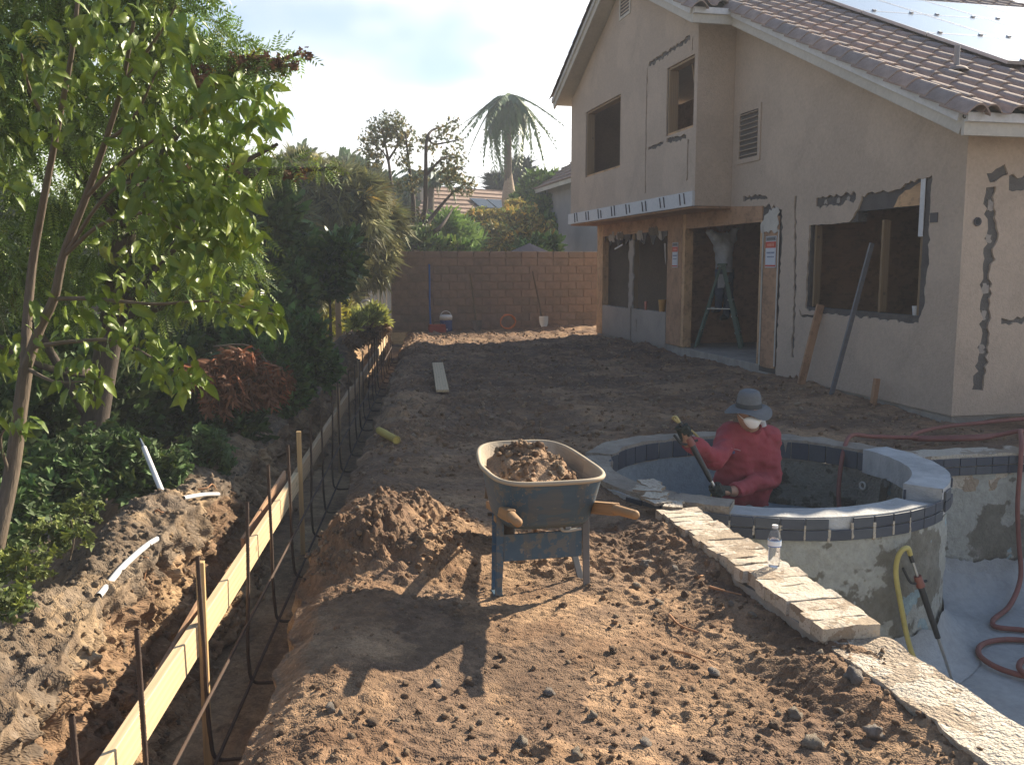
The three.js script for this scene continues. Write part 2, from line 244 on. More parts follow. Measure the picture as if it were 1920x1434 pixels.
  g.setAttribute('position', new THREE.BufferAttribute(pos, 3)); g.setAttribute('color', new THREE.BufferAttribute(col, 3)); g.setAttribute('uv', new THREE.BufferAttribute(uv, 2)); g.setIndex(idx); g.computeVertexNormals();
  single('dirt_ground', g, M.dirt, 'dug-over brown dirt yard with a straight trench and a spoil bank along it', 'ground', null, 'structure');
  // the land round about, down to the horizon
  const og = []; const R = [-75, -60, -45, -30, -20, -11, 0, 14, 22, 32, 45, 60, 75], S = [-50, -20, -8, -1.55, 12, 26, 30, 36, 44, 55, 70, 85], op = [], oi = [];
  for (const s of S) for (const x of R) op.push(x, (x < -2 ? -3.1 : x < 3 && s > 26 ? lerp(-3.1, -0.05, (x + 2) / 5) : -0.06) + (s > 60 ? 0.02 * (s - 60) : 0) - (s <= 26 && s >= -1.6 && x >= -11 && x <= 14 ? 0.1 : 0), -s);
  for (let j = 0; j + 1 < S.length; j++) for (let i = 0; i + 1 < R.length; i++) { if (R[i] >= -11 && R[i + 1] <= 14 && S[j] >= -1.6 && S[j + 1] <= 26) continue; const a = j * R.length + i; oi.push(a, a + 1, a + R.length, a + 1, a + R.length + 1, a + R.length); }
  const o = new THREE.BufferGeometry(); o.setAttribute('position', new THREE.BufferAttribute(new Float32Array(op), 3)); o.setIndex(oi);
  const u2 = new Float32Array(op.length / 3 * 2); for (let i = 0; i < op.length / 3; i++) { u2[i * 2] = op[i * 3]; u2[i * 2 + 1] = op[i * 3 + 2]; } o.setAttribute('uv', new THREE.BufferAttribute(u2, 2)); o.computeVertexNormals();
  single('hillside_terrain', o, std({ map: T.dirt, color: lin(0.36, 0.30, 0.2), roughness: 1 }), 'dry earth of the neighbouring lots beyond the yard', 'terrain', null, 'structure');
}
// loose clods and grit nobody could count
function clodShape(seed, detail = 1) { const g = mergeVertices(new THREE.IcosahedronGeometry(1, detail).deleteAttribute('uv').deleteAttribute('normal')), p = g.attributes.position; for (let i = 0; i < p.count; i++) { const v = V(p.getX(i), p.getY(i), p.getZ(i)), k = 0.78 + 0.5 * n3(v.x * 1.7 + seed, v.y * 1.7, v.z * 1.7) + 0.14 * n3(v.x * 5, v.y * 5 + seed, v.z * 5); p.setXYZ(i, v.x * k, v.y * k * 0.75, v.z * k); } g.computeVertexNormals(); boxUVsoft(g); return g; }
function boxUVsoft(g) { const p = g.attributes.position, uv = new Float32Array(p.count * 2); for (let i = 0; i < p.count; i++) { uv[i * 2] = p.getX(i) + p.getY(i) * 0.3; uv[i * 2 + 1] = p.getZ(i) + p.getY(i) * 0.7; } g.setAttribute('uv', new THREE.BufferAttribute(uv, 2)); return g; }
M.clod = std({ map: T.rough, roughness: 1, color: lin(1, 1, 1), bumpMap: T.roughBump, bumpScale: 0.004 });
function scatter(name, label, n, seed, place, palette, parent) {
  const r = rng(seed), m = new THREE.InstancedMesh(clodShape(seed, 1), M.clod, n), q = new THREE.Quaternion(), e = new THREE.Euler(), mat = new THREE.Matrix4(), c = new THREE.Color();
  for (let i = 0; i < n; i++) { const [x, y, z, k] = place(r); q.setFromEuler(e.set(r() * 6, r() * 6, r() * 6)); mat.compose(V(x, y, z), q, V(k * (0.8 + 0.5 * r()), k * (0.7 + 0.4 * r()), k)); m.setMatrixAt(i, mat); const t = palette[Math.floor(r() * palette.length)], g = 0.75 + 0.5 * r(); c.setRGB(t[0] * g, t[1] * g, t[2] * g); m.setColorAt(i, c); }
  m.name = parent ? name : numbered(name); (parent || scene).add(m); m.userData.kind = 'stuff'; if (!parent) tag(m, label, 'clods', null, 'stuff'); return m;
}
const EARTH = [[0.34, 0.215, 0.13], [0.30, 0.185, 0.11], [0.39, 0.26, 0.16], [0.26, 0.165, 0.10], [0.36, 0.27, 0.185]];
scatter('dirt_clods', 'loose clods and grit strewn over the dug-over dirt', 8000, 5, (r) => {
  for (;;) { const s = 2.1 + Math.pow(r(), 1.6) * 7, x = rimR(s) + 0.05 + r() * (s < 6.6 ? 2.15 - rimR(s) : 3.5); if (inPool(x - 0.14, s) || r() > 0.25 + 1.4 * Math.max(0, 0.35 + fbm(x * 1.1 + 40, s * 1.1, 3))) continue; const k = 0.003 + 0.017 * Math.pow(r(), 6); return [x, rightY(x, s) + k * 0.2, -s, k]; }
}, EARTH);
scatter('far_clods', 'clods strewn over the shaded dirt beside the house', 7500, 8, (r) => { for (;;) { const s = 6.8 + Math.pow(r(), 1.3) * 14.5, x = rimR(s) + 0.1 + r() * (6.2 - rimR(s)); if (inPool(x, s) || Math.hypot(x - SPA.x, s - SPA.s) < 1.5 || (x > 4 && s < 6.6)) continue; const k = 0.008 + 0.034 * Math.pow(r(), 4); return [x, rightY(x, s) + k * 0.2, -s, k]; } }, EARTH);
scatter('bank_clods', 'dark grit and clods along the spoil bank beside the trench', 5500, 6, (r) => { const s = 2.3 + Math.pow(r(), 1.3) * 8, x = rimL(s) - r() * 1.1, k = 0.004 + 0.022 * Math.pow(r(), 5); return [x, leftY(x, s) + k * 0.3, -s, k]; }, [[0.25, 0.19, 0.135], [0.2, 0.15, 0.11], [0.32, 0.24, 0.165], [0.38, 0.29, 0.2]]);
scatter('face_clods', 'small clods sticking to the cut face of the bank', 3200, 9, (r) => { const s = 2.4 + Math.pow(r(), 1.3) * 6, xl = rimL(s), yl = leftY(xl, s), f = r() * 0.9 + 0.04, y = lerp(yl, FLOOR, f), k = 0.004 + 0.02 * Math.pow(r(), 4); return [faceL(xl, y, f, s) + k * 0.2, y, -s, k]; }, [[0.34, 0.22, 0.13], [0.28, 0.19, 0.12], [0.42, 0.29, 0.17], [0.22, 0.16, 0.11]]);
scatter('pile_clods', 'clods on the small heaps beside the trench edge', 900, 7, (r) => { const P = PILES[Math.floor(r() * 4)], a = r() * 6.28, d = Math.sqrt(r()) * P[2], x = P[0] + Math.cos(a) * d, s = P[1] + Math.sin(a) * d, k = 0.005 + 0.022 * Math.pow(r(), 4); return [x, rightY(x, s) + k * 0.3, -s, k]; }, EARTH);
// single stones that stand out
{
  const r = rng(77), geos = [1, 2, 3, 4, 5].map((k) => clodShape(k * 3.7, 2)), grey = std({ map: T.rough, color: lin(0.36, 0.31, 0.265), bumpMap: T.roughBump, bumpScale: 0.006 }), tan = std({ map: T.rough, color: lin(0.44, 0.36, 0.27), bumpMap: T.roughBump, bumpScale: 0.006 }), clay = std({ map: T.rough, color: lin(0.30, 0.20, 0.13), bumpMap: T.roughBump, bumpScale: 0.01 });
  const px = [[1625, 1305, 0.055], [1650, 1245, 0.03], [1490, 1090, 0.03], [1210, 1075, 0.04], [1235, 1140, 0.032], [1285, 1120, 0.03], [1370, 1150, 0.025], [1410, 1170, 0.028], [1150, 1225, 0.026], [1640, 1390, 0.055], [1490, 1350, 0.04], [1450, 1375, 0.035], [1340, 1265, 0.035], [1525, 1405, 0.05], [880, 1280, 0.03], [820, 1285, 0.03], [790, 1060, 0.025], [940, 1230, 0.024], [1030, 1300, 0.03], [1110, 1345, 0.028], [1055, 1140, 0.03], [1265, 1085, 0.035], [1195, 1105, 0.03], [700, 1370, 0.03], [620, 1350, 0.03], [980, 1400, 0.035], [1330, 1420, 0.04], [1210, 1400, 0.03], [1080, 1420, 0.03], [760, 1290, 0.02]];
  px.forEach(([x, y, k], i) => { const d = look(x, y), t = -EYE / d.y, P = camera.position.clone().addScaledVector(d, t); if (P.x > 1.98) P.x = 1.95; const kind = i % 3, o = single(kind === 2 ? 'dirt_clod' : 'stone', geos[i % 5], [grey, tan, clay][kind], ['grey stone lying on the dirt between the trench and the pool', 'tan stone lying on the dirt between the trench and the pool', 'big reddish-brown clod on the dirt between the trench and the pool'][kind], kind === 2 ? 'clod' : 'stone', ['grey stones on the dirt', 'tan stones on the dirt', 'big clods on the dirt'][kind]); o.position.set(P.x, rightY(P.x, -P.z) + k * 0.25, P.z); o.scale.setScalar(k * 0.78); o.rotation.set(r() * 0.6, r() * 6, r() * 0.6); });
}

// ---------------------------------------------------------------- the house: stucco over felt, gable upstairs, long low roof
const ragged = (pts, amp, step, seed, closed = true) => {
  const out = []; const n = pts.length;
  for (let i = 0; i < (closed ? n : n - 1); i++) { const a = pts[i], b = pts[(i + 1) % n], L = Math.hypot(b[0] - a[0], b[1] - a[1]), k = Math.max(1, Math.round(L / step)), nx = -(b[1] - a[1]) / L, ny = (b[0] - a[0]) / L, A = a[2] ?? amp; for (let j = 0; j < k; j++) { const t = j / k, e = j ? A * (h1(i * 57 + j, seed, 3) * 2 - 1) : 0; out.push([lerp(a[0], b[0], t) + nx * e, lerp(a[1], b[1], t) + ny * e]); } }
  return out;
};
// a ragged band along a line
const scar = (pts, w, seed, amp = 0.6) => { const L = [], R = []; const r = rng(seed), pp = []; for (let i = 0; i + 1 < pts.length; i++) { const a = pts[i], b = pts[i + 1], k = Math.max(1, Math.round(Math.hypot(b[0] - a[0], b[1] - a[1]) / 0.05)); for (let j = 0; j < k; j++) pp.push([lerp(a[0], b[0], j / k), lerp(a[1], b[1], j / k)]); } pp.push(pts[pts.length - 1].slice(0, 2));
  pp.forEach((p, i) => { const q = pp[Math.min(i + 1, pp.length - 1)], o = pp[Math.max(i - 1, 0)], dx = q[0] - o[0], dy = q[1] - o[1], l = Math.hypot(dx, dy), k = w * (1 - amp + 2 * amp * r()) / 2, k2 = w * (1 - amp + 2 * amp * r()) / 2; L.push([p[0] - dy / l * k, p[1] + dx / l * k]); R.push([p[0] + dy / l * k2, p[1] - dx / l * k2]); });
  return [...L, ...R.reverse()]; };
const shapeOf = (pts, holes = []) => { const s = new THREE.Shape(pts.map((p) => new THREE.Vector2(p[0], p[1]))); for (const h of holes) { const q = h.map((p) => new THREE.Vector2(p[0], p[1])); s.holes.push(new THREE.Path(THREE.ShapeUtils.isClockWise(q) ? q : q.reverse())); } return s; };
// slab whose outline is (s, y), outer face at x = x0, thickness towards +x
const slabX = (pts, holes, x0, d) => new THREE.ExtrudeGeometry(shapeOf(pts, holes), { depth: d, bevelEnabled: false }).rotateY(Math.PI / 2).translate(x0, 0, 0);
// slab whose outline is (x, y), outer face at z = z0, thickness towards -z
const slabZ = (pts, holes, z0, d) => new THREE.ExtrudeGeometry(shapeOf(pts, holes), { depth: d, bevelEnabled: false }).translate(0, 0, z0 - d);
const rect = (a, b, c, d) => [[a, c], [b, c], [b, d], [a, d]];
const WX = 6.4, GX = 5.8, SLOPE = 0.44, roofY = (s) => 3.0 + SLOPE * (s - 7.8), RIDGE = 16.6;
const house = thing('house', 'beige stucco two-storey house stripped of its windows and door, with tiled roof', 'house');
const H = (name, geo, mat, parent = house) => part(name, geo, mat, parent);
H('floor_slab', bx(6.6, 0.4, 11.86, WX + 3.325, -0.05, -14.06, 0.01), M.concrete);
{
  // long wall: stucco coat with everything that was cut out of it, felt and sheathing behind
  const winCut = ragged([[11.02, 1.03, 0.012], [11.0, 2.10, 0.008], [10.1, 2.10, 0.02], [9.93, 2.24, 0.03], [9.86, 2.40, 0.03], [9.2, 2.42, 0.02], [8.86, 2.50, 0.02], [8.62, 2.52, 0.02], [8.60, 1.7, 0.025], [8.62, 1.25, 0.03], [8.70, 0.97, 0.02], [10.9, 0.99, 0.012]], 0.02, 0.05, 4);
  const holes = [winCut, scar([[11.38, 2.50], [11.34, 1.9], [11.30, 1.2], [11.30, 0.35]], 0.055, 8, 0.7), scar([[10.86, 2.36], [10.4, 2.38], [9.98, 2.40]], 0.11, 9, 0.6), scar([[12.9, 2.56], [12.4, 2.56], [12.15, 2.52]], 0.06, 10, 0.7), scar([[11.16, 1.0], [11.12, 0.92], [10.8, 0.93]], 0.03, 12, 0.6)];
  const edge = ragged([[11.74, 0.06, 0.02], [11.70, 2.0, 0.03], [11.72, 2.34, 0.05], [12.3, 2.44, 0.03]], 0.03, 0.05, 15, false);
  H('wall', slabX([[8.1, 0.06], ...edge, [13.3, 2.475], [13.3, roofY(13.3) - 0.16], [8.1, roofY(8.1) - 0.16]], holes, WX, 0.022), M.stucco).userData.label = 'stucco wall with a ragged window cut and dark saw scars';
  H('sheathing', slabX([[8.15, 0.06], [12.28, 0.06], [12.28, 2.2], [13.3, 2.2], [13.3, roofY(13.3) - 0.2], [8.15, roofY(8.15) - 0.2]], [[[8.74, 1.045], [10.98, 1.045], [10.98, 2.10], [9.95, 2.10], [9.95, 2.22], [8.74, 2.22]]], WX + 0.024, 0.12), M.felt);
  H('bare_plywood', slabX(ragged([[9.26, 2.225, 0.005], [8.80, 2.225, 0.005], [8.80, 2.47, 0.01], [9.0, 2.40, 0.02], [9.18, 2.34, 0.02]], 0.015, 0.06, 3), [], WX + 0.014, 0.008), M.plyPale);
  H('flashing_strip', bx(0.008, 0.62, 0.075, WX + 0.008, 2.20, -8.76), M.white);
  H('junction_plate', bx(0.01, 0.10, 0.12, WX - 0.006, 2.08, -8.54), M.steel);
  // stubs of lumber in the window
  const frame = std({ map: T.pine, color: lin(0.30, 0.22, 0.15) });
  for (const s of [8.8, 9.5, 10.93]) H('stud', bx(0.09, 1.05, 0.04, WX + 0.10, 1.575, -s), frame);
  // left part under the upper floor: posts, low panels, torn sheathing
  H('corner_post', bx(0.14, 2.40, 0.40, WX + 0.07, 1.265, -19.77), M.plyPale);
  H('low_panel', slabX(ragged([[17.74, 0.07, 0.004], [19.55, 0.07, 0.004], [19.55, 0.70, 0.01], [17.74, 0.705, 0.01]], 0.01, 0.06, 21), [], WX, 0.10), M.stuccoGrey);
  H('low_panel', slabX(ragged([[15.86, 0.09, 0.004], [17.66, 0.08, 0.004], [17.66, 0.715, 0.01], [15.86, 0.72, 0.01]], 0.01, 0.06, 22), [[[17.36, 0.26], [17.40, 0.26], [17.42, 0.52], [17.35, 0.50]]], WX, 0.10), M.stuccoGrey);
  H('stucco_strip', slabX(ragged([[17.60, 0.72], [17.60, 2.06], [17.86, 2.1], [17.86, 0.72]], 0.05, 0.09, 24), [], WX - 0.004, 0.03), M.stuccoGrey);
  H('centre_post', bx(0.10, 1.52, 0.13, WX + 0.09, 1.46, -17.73), M.oldWood);
  H('wide_post', bx(0.13, 2.36, 0.66, WX + 0.066, 1.34, -15.50), M.ply);
  H('door_post', bx(0.15, 2.30, 0.12, WX + 0.075, 1.31, -15.09), M.plyPale);
  H('door_post', bx(0.15, 2.06, 0.05, WX + 0.075, 1.19, -12.30), M.plyPale);
  H('door_trim', slabX(ragged(rect(11.79, 12.20, 0.14, 2.26), 0.012, 0.12, 31), [], WX - 0.002, 0.02), M.ply);
  H('edge_strip', bx(0.012, 1.9, 0.03, WX - 0.006, 1.12, -11.78), M.cream);
  H('edge_strip', bx(0.012, 2.0, 0.03, WX - 0.010, 1.15, -12.22), M.cream);
  H('header_beam', bx(0.13, 0.27, 7.7, WX + 0.07, 2.335, -16.15), M.ply);
  const torn = [[15.9, 17.55, 31], [17.9, 19.5, 37]];
  for (const [a, b, sd] of torn) {
    const low = []; for (let i = 0; i <= 22; i++) low.push([lerp(a, b, i / 22), 2.02 + 0.14 * h1(i, sd) - 0.08 * Math.sin(i * 0.9 + sd)]);
    H('torn_felt', slabX([...low, [b, 2.28], [a, 2.28]], [], WX + 0.02, 0.012), M.felt);
    for (let i = 0; i < 5; i++) { const s = lerp(a + 0.15, b - 0.15, h1(i, sd, 5)), w = 0.10 + 0.16 * h1(i, sd, 6), y = 2.04 + 0.1 * h1(i, sd, 7); H('torn_sheathing', slabX(ragged([[s - w, y], [s + w * 0.8, y + 0.04], [s + w, y + 0.14], [s - w * 0.6, y + 0.18]], 0.03, 0.05, i + sd), [], WX + 0.004 - i * 0.0021, 0.006), i % 2 ? M.feltTan : M.stuccoGrey); }
  }
  H('hanging_strip', slabX(ragged([[16.06, 1.98], [15.98, 1.98], [15.92, 1.62], [15.96, 1.58]], 0.01, 0.06, 2), [], WX + 0.02, 0.004), M.stuccoGrey);
  H('hanging_strip', slabX([[18.25, 2.02], [18.75, 1.93], [18.76, 1.90], [18.26, 1.98]], [], WX - 0.008, 0.004), M.white);
  H('torn_patch', slabX(ragged([[11.80, 2.05], [12.26, 2.04], [12.30, 2.16], [12.05, 2.36], [11.80, 2.36]], 0.03, 0.05, 6), [], WX - 0.016, 0.01), M.cream);
  // vent with slats
  const vent = H('louvre_vent', slabX(rect(12.40, 13.12, 3.08, 3.88), [rect(12.47, 13.05, 3.15, 3.81)], WX - 0.02, 0.03), M.stucco);
  H('vent_back', bx(0.004, 0.72, 0.64, WX - 0.001, 3.48, -12.76, 0.001), M.felt, vent);
  for (let i = 0; i < 9; i++) H('slat', bar(V(WX - 0.014, 3.19 + i * 0.074, -12.47), V(WX - 0.014, 3.19 + i * 0.074, -13.05), 0.045, 0.012).rotateZ(0), M.stucco, vent);
  // right face
  const rf = [scar([[6.70, 0.32], [6.74, 0.9], [6.71, 1.5], [6.74, 1.9], [6.68, 2.36]], 0.11, 41, 0.55), scar([[6.90, 2.40], [7.4, 2.43], [8.3, 2.44]], 0.14, 42, 0.5), scar([[6.92, 1.01], [7.3, 1.04], [8.3, 1.05]], 0.06, 43, 0.6), scar([[6.66, 2.44], [6.86, 2.54]], 0.10, 44, 0.3), ragged(rect(8.6, 10.4, 1.05, 2.2), 0.02, 0.08, 45)];
  H('wall', slabZ([[WX + 0.0235, 0.06], [13, 0.06], [13, 2.98], [WX + 0.0235, 2.98]], rf, -8.102, 0.022), M.stucco);
  H('sheathing', slabZ([[WX + 0.15, 0.06], [13, 0.06], [13, 2.94], [WX + 0.15, 2.94]], [], -8.124, 0.12), std({ map: T.rough, color: lin(0.17, 0.155, 0.14), bumpMap: T.roughBump, bumpScale: 0.01 }));
  const pv = H('pipe_vent', new THREE.TorusGeometry(0.036, 0.009, 8, 20).translate(6.56, 2.02, -8.094), M.steel); H('grille', new THREE.CylinderGeometry(0.034, 0.034, 0.008, 20).rotateX(Math.PI / 2).translate(6.56, 2.02, -8.095), M.dark, pv);
  for (let i = 0; i < 5; i++) { const y = 0.55 + i * 0.36 + 0.25 * h1(i, 2), w = 0.02 + 0.025 * h1(i, 3); H('mortar_patch', slabZ(ragged([[6.71 - w, y], [6.71 + w, y + 0.01], [6.72 + w * 0.8, y + 0.09], [6.71 - w * 0.7, y + 0.11]], 0.012, 0.02, i + 80), [], -8.1135, 0.008), M.stuccoGrey); }
  for (let i = 0; i < 3; i++) { const s = 10.7 - i * 0.24 - 0.1 * h1(i, 9), w = 0.035 + 0.02 * h1(i, 5); H('mortar_patch', slabX(ragged([[s - w, 2.35], [s + w, 2.345], [s + w * 0.6, 2.40], [s - w * 0.5, 2.41]], 0.012, 0.02, i + 90), [], WX + 0.012, 0.008), M.stuccoGrey); }
  // upstairs
  const gcut = [rect(16.78, 18.98, 3.40, 4.735), rect(13.42, 14.52, 3.66, 4.735), scar([[15.42, 4.93], [15.43, 4.0], [15.42, 3.2], [15.41, 2.82]], 0.045, 51, 0.6), scar([[15.36, 4.96], [14.9, 4.97], [14.3, 4.99], [13.62, 5.02]], 0.075, 52, 0.7), scar([[13.52, 5.0], [13.52, 4.80]], 0.03, 56, 0.4), scar([[15.30, 3.55], [14.9, 3.56], [14.62, 3.58]], 0.05, 53, 0.7), scar([[14.48, 3.59], [14.0, 3.56], [13.68, 3.56]], 0.07, 54, 0.7), scar([[13.60, 3.50], [13.60, 3.0], [13.62, 2.88]], 0.05, 55, 0.6), scar([[19.0, 3.36], [18.99, 3.28]], 0.025, 57, 0.4)];
  H('gable_wall', slabX([[13.3, 2.48], [20.05, 2.48], [20.05, roofY(13.15) - 0.2], [RIDGE + 0.05, roofY(RIDGE) - 0.18], [13.3, roofY(13.3) - 0.16]], gcut, GX, 0.022), M.stucco).userData.label = 'upstairs gable wall with two empty window openings';
  H('sheathing', slabX([[13.35, 2.48], [20.0, 2.48], [20.0, roofY(13.15) - 0.24], [RIDGE + 0.05, roofY(RIDGE) - 0.24], [13.35, roofY(13.35) - 0.2]], gcut.slice(0, 2), GX + 0.024, 0.12), M.felt);
  H('return_wall', slabZ(rect(GX + 0.0235, WX - 0.001, 2.48, roofY(13.3) - 0.16), [], -13.302, 0.022), M.stucco);
  H('end_wall', slabZ(rect(GX + 0.0235, 13, 2.48, roofY(13.15) - 0.2), [], -20.048 + 0.1, 0.1), M.stucco);
  H('end_wall', slabZ(rect(WX + 0.15, 13, 0.06, 2.475), [], -19.97 + 0.08, 0.08), M.stucco);
  for (const [a, b, c, d] of [[16.78, 18.98, 3.40, 4.735], [13.42, 14.52, 3.66, 4.735]]) {
    const o = H('window_opening', bx(0.16, 0.045, b - a, GX + 0.11, c + 0.0225, -(a + b) / 2), M.plyPale);
    H('side_jamb', bx(0.16, d - c - 0.05, 0.045, GX + 0.11, (c + d) / 2 + 0.02, -a - 0.023), M.plyPale, o); H('side_jamb', bx(0.16, d - c - 0.05, 0.045, GX + 0.11, (c + d) / 2 + 0.02, -b + 0.023), M.oldWood, o); H('head', bx(0.16, 0.04, b - a - 0.1, GX + 0.11, d - 0.02, -(a + b) / 2), M.oldWood, o);
  }
  H('brace', bar(V(6.05, 3.72, -13.62), V(6.05, 4.70, -14.0), 0.09, 0.038), M.oldWood);
  const lg = H('ledger_board', bx(0.045, 0.225, 6.82, GX - 0.022, 2.588, -16.7), M.white);
  for (let i = 0; i < 8; i++) for (const k of [0, 1]) { const s = 19.55 - i * 0.83 - k * 0.17; H('metal_strap', bar(V(GX - 0.05, 2.50 + 0.02 * h1(i, k), -s + 0.02), V(GX - 0.05, 2.66 + 0.04 * h1(i, k, 4), -s - 0.03), 0.03, 0.006), M.steel, lg); }
  H('overhang_soffit', bx(0.62, 0.03, 6.72, (GX + WX) / 2 + 0.01, 2.46, -16.68), M.ply);
  const gv = H('gable_vent', slabX(rect(16.3, 16.9, 6.05, 6.5), [rect(16.36, 16.84, 6.1, 6.45)], GX - 0.015, 0.02), M.cream); for (let i = 0; i < 6; i++) H('slat', bx(0.012, 0.03, 0.47, GX - 0.004, 6.12 + i * 0.06, -16.6), M.felt, gv);
  // rooms behind the openings
  const room = M.ply;  // plywood brown puts the dark of the rooms into their colour
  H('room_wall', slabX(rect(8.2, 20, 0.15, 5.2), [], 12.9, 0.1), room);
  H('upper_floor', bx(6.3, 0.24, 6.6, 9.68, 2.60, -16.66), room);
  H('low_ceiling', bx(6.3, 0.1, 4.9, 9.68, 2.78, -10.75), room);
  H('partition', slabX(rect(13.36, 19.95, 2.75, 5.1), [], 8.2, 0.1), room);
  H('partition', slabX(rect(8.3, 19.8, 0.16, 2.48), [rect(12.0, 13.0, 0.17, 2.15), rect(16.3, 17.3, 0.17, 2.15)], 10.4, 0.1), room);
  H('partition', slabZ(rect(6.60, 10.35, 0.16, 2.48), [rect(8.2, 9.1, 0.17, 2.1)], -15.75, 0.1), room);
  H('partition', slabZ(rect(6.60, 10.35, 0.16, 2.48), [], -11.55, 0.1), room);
  for (let i = 0; i < 7; i++) H('stud', bx(0.09, 2.2, 0.04, 10.33, 1.27, -8.6 - i * 0.41), frame);
  for (let i = 0; i < 5; i++) H('stud', bx(0.09, 2.3, 0.04, 8.9 + 0.2 * h1(i, 2), 1.31, -16.4 - i * 0.7), frame);
}
// roof
{
  const P = (x, s, up) => V(x, roofY(s) + up, -s), B = (x, s, up) => V(x, roofY(2 * RIDGE - s) + up, -s);
  const slab = (a, b, c, d, t) => { const p = [a, b, c, d], q = p.map((v) => v.clone().add(V(0, -t, 0))), f = [p[0], p[1], p[2], p[0], p[2], p[3], q[0], q[2], q[1], q[0], q[3], q[2]]; for (let i = 0; i < 4; i++) { const j = (i + 1) % 4; f.push(p[i], q[i], q[j], p[i], q[j], p[j]); } const g = new THREE.BufferGeometry().setFromPoints(f); g.computeVertexNormals(); return boxUV(g); };
  const roof = H('roof', slab(P(5.52, 12.82, 0), P(13.4, 12.82, 0), P(13.4, RIDGE, 0), P(5.52, RIDGE, 0), 0.11), M.cream);
  H('roof_deck', slab(P(6.12, 7.82, 0), P(13.4, 7.82, 0), P(13.4, 12.81, 0), P(6.12, 12.81, 0), 0.11), M.cream, roof);
  H('roof_deck', slab(B(5.52, RIDGE, 0), B(13.4, RIDGE, 0), B(13.4, 20.4, 0), B(5.52, 20.4, 0), 0.11), M.cream, roof);
  const fas = (a, b, drop, h, w, mat, nm) => { const d = V(0, -drop, 0); return H(nm, bar(a.clone().add(d), b.clone().add(d), w, h), mat, roof); };
  const tr = [[P(5.5, 12.8, 0), P(5.5, RIDGE, 0)], [B(5.5, RIDGE, 0), B(5.5, 20.42, 0)], [P(6.1, 7.8, 0), P(6.1, 12.78, 0)]];
  for (const [a, b] of tr) { fas(a, b, 0.10, 0.17, 0.04, M.cream, 'rake_board'); fas(a.clone().add(V(-0.035, 0, 0)), b.clone().add(V(-0.035, 0, 0)), 0.02, 0.085, 0.05, M.white, 'rake_trim'); }
  for (const [a, b] of [[P(5.47, 12.78, 0), P(6.14, 12.78, 0)], [P(6.07, 7.77, 0), P(13.4, 7.77, 0)]]) { fas(a, b, 0.10, 0.17, 0.04, M.cream, 'eave_board'); fas(a.clone().add(V(0, 0, 0.04)), b.clone().add(V(0, 0, 0.04)), 0.02, 0.085, 0.05, M.white, 'eave_trim'); }
  H('drip_cap', new THREE.TorusGeometry(0.016, 0.006, 6, 12).translate(6.06, roofY(7.78) - 0.02, -7.74), M.dark, roof);
  // concrete barrel tiles
  const prof = (w, n, f) => { const pts = []; for (let i = 0; i <= n; i++) pts.push([(i / n - 0.5) * w, f(i / n)]); return pts; };
  function tileGeo(w, len, pr, t) { const n = pr.length, pos = [], idx = []; for (const [z, k] of [[0, 0], [len, 0.0]]) for (const lay of [0, 1]) for (const [x, y] of pr) pos.push(x, y - lay * t + k, z); const I = (e, l, i) => (e * 2 + l) * n + i; for (let i = 0; i + 1 < n; i++) { idx.push(I(0, 0, i), I(1, 0, i), I(0, 0, i + 1), I(0, 0, i + 1), I(1, 0, i), I(1, 0, i + 1)); idx.push(I(1, 0, i), I(1, 1, i), I(1, 0, i + 1), I(1, 0, i + 1), I(1, 1, i), I(1, 1, i + 1)); } for (const i of [0, n - 1]) idx.push(I(0, 0, i), I(0, 1, i), I(1, 0, i), I(1, 0, i), I(0, 1, i), I(1, 1, i)); let g = new THREE.BufferGeometry(); g.setAttribute('position', new THREE.BufferAttribute(new Float32Array(pos), 3)); g.setIndex(idx); g = g.toNonIndexed(); g.computeVertexNormals(); return boxUV(g); }
  const sW = 0.30, exp = 0.335, barrel = (t) => (t < 0.62 ? 0.075 * Math.sqrt(Math.max(0, Math.sin(Math.PI * Math.min(1, t / 0.62)))) + 0.012 : 0.012 - 0.004 * Math.sin((t - 0.62) / 0.38 * Math.PI));
  const fieldGeo = tileGeo(sW * 1.03, 0.40, prof(sW * 1.03, 10, barrel), 0.016), rakeGeo = tileGeo(0.26, 0.42, prof(0.26, 9, (t) => 0.10 * Math.sin(Math.PI * t)), 0.02);
  const mats = [[0.38, 0.295, 0.255], [0.35, 0.28, 0.25], [0.41, 0.315, 0.265], [0.33, 0.27, 0.24], [0.44, 0.32, 0.265]].map((c) => std({ map: T.rtile, color: lin(...c), roughness: 0.85 }));
  const ang = Math.atan(SLOPE), restF = [], q = new THREE.Quaternion(), m4 = new THREE.Matrix4(); let built = 0;
  const place = (x, s, back, lift) => { const base = back ? B(x, s, lift) : P(x, s, lift); q.setFromEuler(new THREE.Euler((back ? -1 : 1) * (ang - 0.06), back ? Math.PI : 0, 0, 'YXZ')); if (back) q.setFromEuler(new THREE.Euler(ang - 0.06, Math.PI, 0, 'YXZ')); return m4.compose(base, q, V(1, 1, 1)).clone(); };
  const cs = exp * Math.cos(ang);
  for (let c = 0; ; c++) { const s = 7.66 + (c + 1) * cs + 0.05; if (s > RIDGE + 0.1) break; for (let k = 0; k < 24; k++) { const x = (s < 13.1 ? 6.2 : 5.6) + 0.13 + k * sW; if (x > 13.2) break; const m = place(x, s, false, 0.035); const wob = h1(c, k, 5); if (built < 292 && (k < 7 || (s < 9.6 && k < 12)) && (s < 13.6 || k < 9)) { const o = H('roof_tile', fieldGeo, mats[Math.floor(wob * 5)], roof); o.applyMatrix4(m); built++; } else { restF.push(fieldGeo.clone().applyMatrix4(m)); } } }
